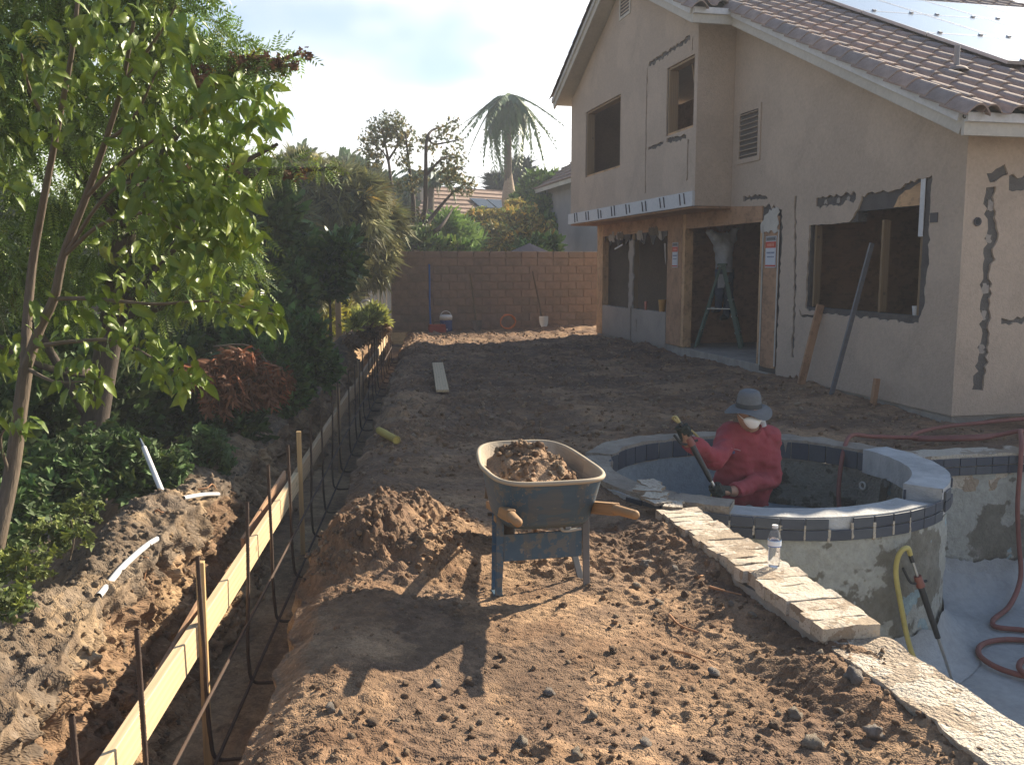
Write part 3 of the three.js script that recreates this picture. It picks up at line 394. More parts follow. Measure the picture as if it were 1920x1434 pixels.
  for (let c = 0; c < 11; c++) for (let k = 0; k < 4; k++) { const s = RIDGE + 0.2 + c * cs; restF.push(fieldGeo.clone().applyMatrix4(place(5.75 + k * sW, s, true, 0.035))); }
  const rest = H('far_roof_tiles', merge(restF), mats[1], roof); rest.userData.kind = 'stuff';
  for (let c = 0; c < 17; c++) { const s = 7.66 + (c + 1) * cs + 0.05; if (s > 13.2) break; H('rake_tile', rakeGeo, mats[(c * 3) % 5], roof).applyMatrix4(place(6.12, s, false, 0.03)); }
  for (let c = 0; c < 13; c++) { const s = 12.70 + (c + 1) * cs; if (s > RIDGE + 0.15) break; H('rake_tile', rakeGeo, mats[(c * 2) % 5], roof).applyMatrix4(place(5.52, s, false, 0.03)); }
  for (let c = 0; c < 13; c++) { const s = RIDGE + 0.1 + c * cs; if (s > 20.2) break; H('rake_tile', rakeGeo, mats[(c * 2 + 1) % 5], roof).applyMatrix4(place(5.52, s, true, 0.03)); }
  for (let x = 5.6; x < 13; x += 0.36) H('ridge_tile', rakeGeo, mats[Math.floor(x * 10) % 5], roof).applyMatrix4(m4.compose(V(x, roofY(RIDGE) + 0.05, -RIDGE), q.setFromEuler(new THREE.Euler(0, Math.PI / 2, 0)), V(1, 1, 1)));
  const vp = H('vent_pipe', capped(P(7.06, 9.2, 0.03), P(7.06, 9.2, 0.36), 0.03), std({ color: lin(0.25, 0.25, 0.26), roughness: 0.6 }), roof); H('pipe_flashing', new THREE.SphereGeometry(0.14, 12, 6, 0, 6.3, 0, 1.4).scale(1, 0.5, 1).translate(7.06, roofY(9.2) + 0.08, -9.2), mats[3], vp);
  // solar panels standing off the tiles
  const glass = new THREE.MeshPhysicalMaterial({ color: lin(0.05, 0.055, 0.065), roughness: 0.32, metalness: 0.0, clearcoat: 1, clearcoatRoughness: 0.22 }), alu = std({ color: lin(0.55, 0.55, 0.56), metalness: 0.9, roughness: 0.4 });
  let proto = null; const L = 1.58, Wd = 1.0;
  for (let r = 0; r < 3; r++) for (let k = 0; k < 5; k++) {
    let o; if (!proto) { o = proto = thing('solar_panel', 'dark glass solar panel in the array on the long tiled roof', 'solar panel', [0, 0, 0], 0, 'solar panels on the long roof'); part('glass_sheet', bx(Wd - 0.02, 0.03, L - 0.02, 0, 0, 0, 0.003), glass, o); for (const e of [-1, 1]) { part('frame_rail', bx(Wd, 0.042, 0.03, 0, -0.004, e * (L / 2 - 0.015)), alu, o); part('frame_rail', bx(0.03, 0.042, L - 0.062, e * (Wd / 2 - 0.015), -0.004, 0), alu, o); part('clamp', bx(0.05, 0.02, 0.05, e * 0.3, 0.028, L / 2 - 0.01), alu, o); } }
    else o = copyOf(proto);
    const s = 9.3 + (r + 0.5) * (L + 0.02) * Math.cos(ang); o.position.copy(P(7.8 + Wd / 2 + k * (Wd + 0.02), s, 0.20)); o.rotation.set(ang, 0, 0);
  }
}
// notices stapled beside the doorway
{
  const draw = () => { const c = document.createElement('canvas'); c.width = 256; c.height = 640; const x = c.getContext('2d'); x.fillStyle = '#c9ccd2'; x.fillRect(0, 0, 256, 640); x.fillStyle = '#141416'; x.fillRect(8, 8, 240, 84); x.strokeStyle = '#a9a9ab'; x.lineWidth = 10; x.strokeRect(22, 22, 212, 56); x.fillStyle = '#77777b'; for (let i = 0; i < 6; i++) x.fillRect(44 + i * 29, 36, 18, 28); x.fillStyle = '#c2452c'; x.fillRect(0, 108, 256, 130); x.fillStyle = '#d9907c'; for (let i = 0; i < 5; i++) x.fillRect(44 + i * 35, 142, 24, 60); x.fillStyle = '#48587a'; for (let i = 0; i < 6; i++) { x.fillRect(30 + i * 34, 320, 24, 34); x.fillRect(42 + i * 30, 410, 20, 26); } x.fillStyle = '#b9402c'; x.fillRect(0, 590, 256, 34); const t = new THREE.CanvasTexture(c); t.colorSpace = THREE.SRGBColorSpace; return t; };
  const face = std({ map: draw(), roughness: 0.6 });
  for (const [s, w, y, lab] of [[15.44, 0.24, 1.76, 'red, black and white notice on the wide plywood post left of the doorway'], [11.98, 0.29, 1.77, 'red, black and white notice on the plywood strip right of the doorway']]) {
    const g = thing('notice_sign', lab, 'sign', [WX - 0.008, y, -s]); part('sign_board', bx(0.004, 0.44, w + 0.006, 0.001, 0, 0, 0.001), M.white, g); const f = new THREE.PlaneGeometry(w, 0.43); f.rotateY(-Math.PI / 2).translate(-0.006, 0, 0); part('printed_face', f, face, g);
  }
}

// ---------------------------------------------------------------- pool and spa shells
function roughBox(w, h, d, step, amp, seed, x = 0, y = 0, z = 0) { const n = (a) => Math.max(1, Math.round(a / step)); let g = new THREE.BoxGeometry(w, h, d, n(w), n(h), n(d)); g.deleteAttribute('uv'); g.deleteAttribute('normal'); g = mergeVertices(g); const p = g.attributes.position; for (let i = 0; i < p.count; i++) { const X = p.getX(i) + x, Y = p.getY(i) + y, Z = p.getZ(i) + z, a = amp; p.setXYZ(i, X + a * (n3(X * 9 + seed, Y * 9, Z * 9) + 0.5 * n3(X * 30, Y * 30, Z * 30 + seed)), Y + a * 0.7 * (n3(X * 8, Y * 8 + seed, Z * 8 + 7) + 0.5 * n3(X * 26 + seed, Y * 26, Z * 26)), Z + a * (n3(X * 9, Y * 9 + 5, Z * 9 + seed) + 0.4 * n3(X * 30 + 3, Y * 30, Z * 30))); } g = g.toNonIndexed(); g.computeVertexNormals(); const gg = boxUV(g); const sg = mergeVertices(gg.deleteAttribute('normal')); sg.computeVertexNormals(); return sg; }
// sheet over (u, v) in 0..1
function sheet(nu, nv, f, su = 1, sv = 1) { const p = [], uv = [], id = []; for (let j = 0; j <= nv; j++) for (let i = 0; i <= nu; i++) { const q = f(i / nu, j / nv); p.push(q[0], q[1], q[2]); uv.push(q[3] ?? i / nu * su, q[4] ?? j / nv * sv); } for (let j = 0; j < nv; j++) for (let i = 0; i < nu; i++) { const a = j * (nu + 1) + i; id.push(a, a + 1, a + nu + 1, a + 1, a + nu + 2, a + nu + 1); } const g = new THREE.BufferGeometry(); g.setAttribute('position', new THREE.Float32BufferAttribute(p, 3)); g.setAttribute('uv', new THREE.Float32BufferAttribute(uv, 2)); g.setIndex(id); g.computeVertexNormals(); return g; }
const PF = -1.05, tileMats = [[0.055, 0.066, 0.092], [0.066, 0.076, 0.10], [0.048, 0.057, 0.08], [0.08, 0.09, 0.108]].map((c) => std({ map: T.dust, color: lin(...c), roughness: 0.55 }));
const pool = thing('swimming_pool', 'empty swimming pool with chipped plaster walls and a dark tile band', 'pool');
M.poolFloor = std({ map: T.dust, color: lin(0.40, 0.41, 0.41), bumpMap: T.roughBump, bumpScale: 0.006 });
part('pool_floor', sheet(90, 90, (u, v) => { const x = lerp(2.3, 9, u), s = lerp(-2, 6.18, v); return [x, PF + 0.012 * fbm(x * 3, s * 3, 3), -s, x, s]; }), M.poolFloor, pool);
const farWall = part('pool_wall', sheet(150, 40, (u, v) => { const x = lerp(4.30, 9, u), y = lerp(PF - 0.02, -0.045, v), o = 0.02 * fbm(x * 3, y * 3, 3) + 0.006 * n2(x * 22, y * 22); return [x, y, -6.2 + o, x, y]; }), M.plaster, pool);
farWall.userData.label = 'rough tan pool wall under the dark tile band';
part('pool_cove', sheet(150, 22, (u, v) => { const x = lerp(4.32, 9, u), top = -0.74 + 0.07 * fbm(x * 2.3, 4, 4) + 0.015 * n2(x * 30, 3), a = v * Math.PI / 2, r = PF - top; return [x, PF + (top - PF) * (1 - Math.sin(a)) + 0.008 * n2(x * 14, v * 6), -6.2 + 0.035 + 0.42 * (1 - Math.cos(a)) + 0.01 * n2(x * 9, v * 9), x, v * 0.6]; }), M.poolFloor, pool);
part('pool_wall', sheet(40, 8, (u, v) => { const s = lerp(-2, 5.2, u), y = lerp(PF - 0.02, 0.0, v); return [2.275, y, -s, s, y]; }), M.plaster, pool);
part('pool_wall', sheet(40, 8, (u, v) => [9, lerp(PF, 0.05, v), -lerp(6.2, -2, u), u * 8, v]), M.plaster, pool);
part('pool_wall', sheet(40, 8, (u, v) => [lerp(2.2, 9, u), lerp(PF, 0.05, v), 2, u * 7, v]), M.plaster, pool);
part('bond_beam', roughBox(0.27, 0.34, 5.25, 0.035, 0.014, 3, 2.145, -0.085, -0.58), M.beam, pool).userData.label = 'bare concrete rim with the brick edging broken off';
part('bond_beam', roughBox(0.25, 0.30, 1.9, 0.05, 0.01, 5, 2.14, -0.07, -4.12), M.concrete, pool);
part('bond_beam', roughBox(4.6, 0.30, 0.24, 0.06, 0.012, 7, 6.75, -0.045, -6.325), M.beam, pool);
part('bond_beam', roughBox(0.25, 0.30, 8.4, 0.2, 0.01, 8, 9.12, -0.045, -2.1), M.concrete, pool); part('bond_beam', roughBox(7, 0.30, 0.25, 0.2, 0.01, 9, 5.6, -0.045, 2.12), M.concrete, pool);
{ // brick edging still in place
  const bm = [[0.92, 0.90, 0.86], [1, 0.98, 0.95], [0.86, 0.82, 0.78], [1, 1, 1]].map((c) => std({ map: T.stain, color: lin(...c), bumpMap: T.roughBump, bumpScale: 0.006 }));
  let s = 3.20, i = 0; while (s < 5.0) { const w = 0.080 + 0.03 * h1(i, 3), len = 0.245 + 0.035 * h1(i, 4); part('brick', roughBox(len, 0.060, w - 0.002, 0.02, 0.0095, i * 3.1, 2.148 - 0.02 * h1(i, 8), 0.112 + 0.006 * h1(i, 5), -(s + w / 2)), bm[i % 4], pool); s += w; i++; }
}
const tileG = new RoundedBoxGeometry(0.142, 0.066, 0.014, 1, 0.004), tileT = new RoundedBoxGeometry(0.142, 0.142, 0.014, 1, 0.004); boxUVsoft(tileG); boxUVsoft(tileT);
const tileAt = (g, parent, x, y, z, ry, i) => { const o = part('tile', g, tileMats[Math.floor(h1(i, 7, parent.id % 7) * 4)], parent); o.position.set(x, y, z); o.rotation.y = ry; return o; };
for (let k = 0; k < 29; k++) for (const r of [0, 1]) if (h1(k, r, 2) > 0.03) tileAt(tileG, pool, 4.62 + k * 0.148, 0.050 - r * 0.072, -6.188 + 0.003 * h1(k, r), 0, k * 2 + r);

const spa = thing('spa', 'round raised spa being stripped beside the pool, dark tile band inside and out', 'spa');
const polar = (R, th, y) => [SPA.x + R * Math.cos(th), y, -(SPA.s + R * Math.sin(th))], D2 = Math.PI / 180;
M.spaPlaster = std({ map: T.dust, color: lin(0.30, 0.33, 0.345), bumpMap: T.roughBump, bumpScale: 0.005 });
M.spaRough = std({ map: T.plaster, color: lin(0.62, 0.58, 0.52), bumpMap: T.roughBump, bumpScale: 0.03 });
part('spa_wall', sheet(60, 26, (u, v) => { const th = lerp(-58, 76, u) * D2, y = lerp(-0.86, -0.055, v), o = 0.03 * fbm(u * 14, y * 5, 4); const p = polar(1.10 + o, th, y); return [...p, u * 2.6, y]; }), M.spaRough, spa).userData.label = 'inner wall chipped back to rough brown render';
part('spa_wall', sheet(90, 26, (u, v) => { const th = lerp(75.5, 302.5, u) * D2, y = lerp(-0.86, -0.055, v), o = 0.012 * fbm(u * 30, y * 4, 3); const p = polar(1.105 + o, th, y); return [...p, u * 4.4, y]; }), M.spaPlaster, spa);
part('spa_floor', sheet(60, 12, (u, v) => { const p = polar(1.12 * v, u * 2 * Math.PI, -0.86 + 0.01 * n2(u * 20, v * 9)); return [...p, p[0], p[2]]; }), M.spaPlaster, spa);
part('bench', sheet(90, 14, (u, v) => { const th = (20 + 220 * u) * D2, f = v; let R, y; if (f < 0.5) { R = lerp(0.66, 0.70, f * 2); y = lerp(-0.86, -0.46, f * 2); } else { R = lerp(0.72, 1.11, (f - 0.5) * 2); y = -0.45 + 0.02 * n2(u * 14, f * 5); } const p = polar(R, th, y); return [...p, u * 4, f]; }), M.spaPlaster, spa);
part('outer_wall', sheet(170, 50, (u, v) => { const th = lerp(188, 366, u) * D2, y = lerp(PF - 0.02, -0.085, v), o = 0.02 * fbm(u * 14, y * 4, 4) + 0.005 * n2(u * 90, y * 22); const p = polar(1.318 + o, th, y); return [...p, u * 4.1, y]; }), M.plaster, spa).userData.label = 'curved outer wall of chipped plaster patches';
part('cove', sheet(90, 14, (u, v) => { const th = lerp(190, 366, u) * D2, top = -0.82 + 0.10 * fbm(u * 11, 3, 3), a = v * Math.PI / 2, p = polar(1.338 + 0.26 * (1 - Math.cos(a)), th, PF + (top - PF) * (1 - Math.sin(a)) + 0.006); return [...p, u * 4, v * 0.5]; }), M.poolFloor, spa);
const arcBlock = (r0, r1, t0, t1, y0, y1, amp, seed) => { const nt = Math.max(6, Math.round(Math.abs(t1 - t0) * D2 * r1 / 0.05)), ring = [[r0, y0], [r0, y1], [(r0 + r1) / 2, y1], [r1, y1], [r1, y0]]; const g = sheet(nt, ring.length - 1, (u, v) => { const q = ring[Math.round(v * (ring.length - 1))], th = lerp(t0, t1, u) * D2, e = amp * (fbm(u * nt * 0.35 + seed, q[0] * 9 + q[1] * 7, 3)), p = polar(q[0] + e, th, q[1] + e * 0.6); return [...p, th * r1, v * 0.6]; }); const ends = [t0, t1].map((t) => { const a = polar(r0, t * D2, y0), b = polar(r0, t * D2, y1), c = polar(r1, t * D2, y1), d = polar(r1, t * D2, y0); const e = new THREE.BufferGeometry().setFromPoints([a, b, c, a, c, d].map((q) => V(...q))); e.computeVertexNormals(); return boxUV(e); }); const gg = g.toNonIndexed(); gg.computeVertexNormals(); return merge([gg, ...ends]); };
M.rim = std({ map: T.rough, color: lin(0.40, 0.34, 0.275), bumpMap: T.roughBump, bumpScale: 0.02 });
M.dam = std({ map: T.rough, color: lin(0.50, 0.50, 0.49), bumpMap: T.roughBump, bumpScale: 0.006 });
part('dam', arcBlock(1.10, 1.312, 192, 298, -0.06, 0.062, 0.010, 2), M.dam, spa);
part('spillway_sill', arcBlock(1.10, 1.312, 298.1, 306, -0.06, 0.025, 0.006, 5), M.dam, spa);
part('raised_rim', arcBlock(1.08, 1.33, 306.1, 372, -0.06, 0.13, 0.008, 9), M.dam, spa);
part('back_rim', arcBlock(1.10, 1.31, 12.2, 150, -0.06, 0.115, 0.03, 14), M.rim, spa);
part('back_rim', arcBlock(1.10, 1.31, 150.1, 236, -0.06, 0.10, 0.06, 19), M.rim, spa);
for (let k = 0; k < 46; k++) { const th = (k + 0.5) / 46 * 360; if (th > 228 && th < 306) continue; tileAt(tileT, spa, ...polar(1.094, th * D2, 0.02), th * D2 + Math.PI / 2, k); }
for (let k = 0; k < 30; k++) { const th = 207 + k * 6.48; const up = th > 306; if (th > 372) break; for (const r of [0, 1]) { if (h1(k, r, 9) < 0.05) continue; tileAt(tileG, spa, ...polar(1.33 + (up ? 0.012 : 0), th * D2, (up ? 0.075 : 0.024) - r * 0.073), th * D2 + Math.PI / 2, k * 2 + r + 90); } }
for (let k = 0; k < 13; k++) { const th = (210.24 + k * 6.48) * D2, p = polar(1.332, th, -0.02 - 0.03 * h1(k, 5)); if (h1(k, 3) > 0.25) part('mortar_scrap', roughBox(0.010 + 0.012 * h1(k, 6), 0.06 + 0.06 * h1(k, 7), 0.012, 0.012, 0.006, k).applyMatrix4(new THREE.Matrix4().makeRotationY(th + Math.PI / 2).setPosition(...p)), M.beam, spa); }
{ const c = polar(1.075, 68 * D2, 0.035), f = part('return_fitting', new THREE.TorusGeometry(0.034, 0.007, 8, 20).rotateY(68 * D2 + Math.PI / 2).translate(...c), M.cream, spa); for (let i = 0; i < 3; i++) part('spoke', new THREE.BoxGeometry(0.062, 0.010, 0.006).rotateZ(i * Math.PI / 3).rotateY(68 * D2 + Math.PI / 2).translate(...c), M.cream, f); part('spa_jet', new THREE.TorusGeometry(0.028, 0.009, 8, 18).rotateY(12 * D2 + Math.PI / 2).translate(...polar(1.09, 12 * D2, -0.17)), M.cream, spa); }
// flat flakes of coping stone on the corner between spa and brick edging
for (let i = 0; i < 5; i++) { const x = 2.08 + 0.10 * h1(i, 1), s = 5.12 + 0.10 * i + 0.05 * h1(i, 2); const g = new THREE.ExtrudeGeometry(shapeOf(ragged(rect(-0.09, 0.10, -0.06, 0.06), 0.02, 0.05, i + 60)), { depth: 0.016, bevelEnabled: false }).rotateX(-Math.PI / 2); const o = single('stone_flake', g, M.beam, 'thin broken flake of coping stone on the rim corner between spa and brick edging', 'stone flake', 'stone flakes on the rim'); o.position.set(x, 0.135 + 0.008 * i, -s); o.rotation.set(0.08 * (h1(i, 3) - 0.5), h1(i, 4) * 3, 0.12 * (h1(i, 6) - 0.5)); }

// ---------------------------------------------------------------- hoses and chipping hammers
const red = std({ color: lin(0.27, 0.10, 0.08), map: T.dust, roughness: 0.75 }), yellow = std({ color: lin(0.55, 0.46, 0.15), map: T.dust, roughness: 0.75 });
{
  const P = [[8.2, 0.06, -7.6], [7.2, 0.07, -7.75], [6.4, 0.07, -7.65], [5.8, 0.07, -7.5], [5.35, 0.07, -7.25], [5.18, 0.08, -7.0], [5.25, 0.12, -6.75], [5.5, 0.14, -6.62], [5.75, 0.15, -6.68], [5.9, 0.19, -6.62], [5.72, 0.22, -6.40], [5.56, 0.16, -6.2], [5.50, -0.02, -6.13], [5.50, -0.3, -6.13], [5.51, -0.6, -6.10], [5.46, -0.85, -6.0], [5.2, -0.99, -5.8], [4.9, PF + 0.03, -5.62], [4.84, PF + 0.03, -5.52], [5.0, PF + 0.03, -5.42], [5.25, PF + 0.03, -5.25], [5.2, PF + 0.03, -4.95]];
  for (let i = 0; i < 22; i++) { const a = -0.2 - i * 0.62, r = 0.36 - 0.006 * i; P.push([4.68 + r * Math.cos(a), PF + 0.03 + 0.022 * Math.floor(i / 10), -4.98 + r * 0.95 * Math.sin(a) + (i > 11 ? 0.28 : 0)]); }
  single('air_hose', tube(P.map((p) => V(...p)), 0.019, 420, 8), red, 'thick red air hose running over the pool edge and coiled on the pool floor', 'hose');
  single('air_hose', tube([V(9, 0.06, -7.95), V(8, 0.06, -8.0), V(7.2, 0.06, -7.35), V(6.4, 0.06, -7.2), V(5.8, 0.1, -6.9), V(5.2, 0.1, -6.95), V(4.75, 0.12, -7.0), V(4.5, 0.16, -6.9), V(4.3, 0.1, -6.7), V(4.2, -0.2, -6.6), V(4.1, -0.8, -6.4), V(3.7, -0.84, -6.3)], 0.018, 160, 8), red, 'thin red air hose lying on the dirt and dropping over the rim into the spa', 'hose');
  single('air_hose', tube([[3.78, PF + 0.03, -4.72], [3.70, -0.9, -4.86], [3.58, -0.5, -4.89], [3.535, -0.26, -4.89], [3.55, -0.16, -4.87], [3.60, -0.145, -4.88], [3.645, -0.20, -4.91]].map((p) => V(...p)), 0.016, 70, 8), yellow, 'yellow hose looped beside the hammer that leans on the spa wall', 'hose');
}
function hammer(name, a, b, label) { // slim pneumatic chipping hammer from hose end a to chisel tip b
  const g = thing(name, label, 'tool'), d = b.clone().sub(a), p = (t) => a.clone().addScaledVector(d, t), gun = std({ color: lin(0.05, 0.052, 0.055), metalness: 0.7, roughness: 0.42 }), bright = std({ color: lin(0.45, 0.44, 0.42), metalness: 0.9, roughness: 0.35 });
  part('hose_coupling', capped(p(0), p(0.07), 0.014), gun, g); part('air_pipe', capped(p(0.065), p(0.19), 0.009), bright, g); part('valve_body', capped(p(0.18), p(0.26), 0.024, 0.028), std({ color: lin(0.22, 0.07, 0.05), roughness: 0.5 }), g);
  const side = d.clone().normalize().cross(V(0, 0, 1)).normalize(); part('throttle_lever', tube([p(0.24).addScaledVector(side, -0.05), p(0.22).addScaledVector(side, 0.03), p(0.2).addScaledVector(side, 0.055), p(0.08).addScaledVector(side, 0.075)], 0.009, 16), gun, g);
  part('barrel', capped(p(0.255), p(0.66), 0.021, 0.017), gun, g); part('chisel', capped(p(0.65), p(1), 0.011, 0.008), bright, g); return g;
}
hammer('chipping_hammer', V(3.64, -0.19, -4.91), V(3.95, PF + 0.02, -4.84), 'slim chipping hammer leaning on the outer spa wall beside a yellow hose');

// ---------------------------------------------------------------- trench: form boards, stakes, reinforcing bars
{
  const seg = [[2.15, 4.14], [4.10, 7.16], [7.12, 11.9], [11.86, 16.6], [16.56, 21.4]], txt = ['fresh pale form board along the trench, lit by the sun', 'fresh pale form board nailed between the two tallest stakes', 'darker grey form board along the shaded middle of the trench', 'grey form board along the shaded trench near the fence post', 'form board at the trench end by the block wall'];
  seg.forEach(([a, b], i) => { const o = i % 2 ? 0.004 : 0, g = bar(V(XB(a) + o + 0.02, -0.055, -a), V(XB(b) + o + 0.02, -0.055 + (i > 1 ? 0.03 : 0), -b), 0.038, 0.145, 0.004); single('form_board', g, i < 2 ? M.pine : i === 4 ? M.pine : M.oldWood, txt[i], 'board'); });  // middle boards take a darker, greyer wood colour
  single('backing_board', bar(V(XB(3.55) - 0.09, -0.19, -3.55), V(XB(4.45) - 0.03, -0.02, -4.45), 0.02, 0.09), M.ply, 'short reddish board lying against the bank behind the first form board', 'board');
  single('backing_board', bar(V(XB(5.75) - 0.10, -0.12, -5.75), V(XB(7.0) - 0.04, 0.02, -7.0), 0.02, 0.09), M.ply, 'short reddish board lying against the bank behind the tall second stake', 'board');
  const st = [[4.12, 0.30, 'pale square stake at the joint of the first two form boards'], [7.13, 0.33, 'tall pale square stake where the trench enters the shade'], [9.95, 0.29, 'square stake in the shaded trench beyond the tall pale one'], [12.7, 0.31, 'square stake in the shaded trench before the fence post'], [16.4, 0.30, 'square stake in the trench beside the far spoil heap'], [20.6, 0.30, 'square stake at the trench end by the block wall']];
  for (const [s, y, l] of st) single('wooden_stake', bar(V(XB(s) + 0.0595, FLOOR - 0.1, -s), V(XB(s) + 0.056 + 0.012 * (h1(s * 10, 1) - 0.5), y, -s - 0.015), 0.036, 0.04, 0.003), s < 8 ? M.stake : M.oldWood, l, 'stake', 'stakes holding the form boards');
  const ribbed = (L) => (t) => 0.0085 + 0.0014 * (Math.sin(t * L / 0.013 * 6.283) > 0.2 ? 1 : 0);
  const ss = [2.62, 3.13, 3.98, 4.72, 5.55, 6.35, 7.3, 8.0, 8.85, 9.6, 10.4, 11.2, 12.0, 12.8, 13.6, 14.4, 15.2, 16.0, 16.8, 17.5, 18.2, 18.9, 19.6, 20.3];
  ss.forEach((s, i) => { const x = XB(s) + 0.10 + 0.03 * h1(i, 4), ln = (h1(i, 5) - 0.5) * 0.07, top = 0.38 + 0.05 * h1(i, 6), pts = [V(x + 0.26, FLOOR + 0.09, -s - 0.02), V(x + 0.10, FLOOR + 0.085, -s), V(x + 0.02, FLOOR + 0.10, -s), V(x, FLOOR + 0.2, -s), V(x + ln * 0.3, 0, -s - ln), V(x + ln * 0.5, top, -s - ln * 2)]; single('reinforcing_bar', tube(pts, 0.0085, s < 7 ? 300 : 40, 6, s < 7 ? ribbed(1.4) : null), M.rust, 'upright rusty reinforcing bar standing in the trench beside the form boards', 'rebar', 'upright bars along the trench'); });
  for (const [o, y] of [[0.14, 0.11], [0.33, 0.11], [0.13, 0.42]]) single('long_reinforcing_bar', tube([2.2, 6, 10, 14, 18, 21].map((s) => V(XB(s) + o, FLOOR + y + 0.008 * n2(s, o * 30), -s)), 0.008, 80, 6), M.rust, ['long rusty bar lying low along the trench under the form boards', 'long rusty bar lying low along the trench under its dirt-yard side', 'long rusty bar tied halfway up the upright bars'][o === 0.14 ? 0 : o === 0.33 ? 1 : 2], 'rebar');
  // pipes and roots on the bank
  const onBank = (x, s, up = 0.01) => V(x, leftY(x, s) + up, -s), pvc = std({ color: lin(0.72, 0.72, 0.72), roughness: 0.5, map: T.dust });
  single('plastic_pipe', tube([onBank(-0.96, 4.35), onBank(-0.92, 4.7, 0.02), onBank(-0.86, 5.1, 0.02), onBank(-0.82, 5.3, -0.02)], 0.016, 30), pvc, 'white plastic pipe half buried along the top of the spoil bank', 'pipe');
  single('plastic_pipe', tube([onBank(-0.76, 5.75, 0.0), onBank(-0.68, 6.1, 0.03), onBank(-0.62, 6.4, 0.0)], 0.014, 20), pvc, 'short white plastic pipe sticking out of the bank end', 'pipe');
  { const base = onBank(-0.80, 5.62, -0.06), top = at(262, 822, 6.5), g = thing('broken_pipe', 'grey pipe leaning out of the bank over the dark slope, splintered at its tip', 'pipe'); part('pipe_shaft', capped(base, base.clone().lerp(top, 0.88), 0.018, 0.016), pvc, g); part('splintered_end', capped(base.clone().lerp(top, 0.86), top, 0.014, 0.005, 7), std({ color: lin(0.10, 0.13, 0.17) }), g); }
  const rootM = std({ map: T.bark, color: lin(0.50, 0.27, 0.14) }), r = rng(19);
  for (let i = 0; i < 8; i++) { const s = 2.9 + i * 0.5 + r() * 0.2, x = rimL(s) - 0.05 - r() * 0.4, a = r() * 6.28, L = 0.08 + r() * 0.16, pts = []; for (let k = 0; k < 5; k++) { const xx = x + Math.cos(a) * L * k / 4 + (r() - 0.5) * 0.05, sss = s + Math.sin(a) * L * k / 4 + (r() - 0.5) * 0.05; pts.push(xx < rimL(sss) - 0.02 ? onBank(xx, sss, 0.004 + 0.03 * Math.sin(k / 4 * 3.14) * r()) : V(rimL(sss) + 0.01, leftY(rimL(sss), sss) - 0.05 * k, -sss)); } single('root', tube(pts, 0.006, 20, 6, (t) => 0.0065 * (1 - t * 0.75)), rootM, 'bare orange root poking out of the spoil bank', 'root', 'roots in the spoil bank'); }
  for (const [x, y, dx, dy] of [[1255, 1160, 55, 35], [1330, 1120, 60, 18], [1265, 1230, 60, 14], [1310, 1105, 8, -2]]) { const f = (a, b) => { const d = look(a, b), q = camera.position.clone().addScaledVector(d, -EYE / d.y); return V(q.x, rightY(q.x, -q.z) + 0.015, q.z); }; single('twig', tube([f(x, y), f(x + dx * 0.4, y + dy * 0.55 + 4).add(V(0, 0.015, 0)), f(x + dx, y + dy)], 0.005, 14, 6, (t) => 0.007 * (1 - 0.6 * t)), rootM, 'brown root twig lying on the dirt between barrow and brick edging', 'twig', 'twigs on the dirt'); }
}

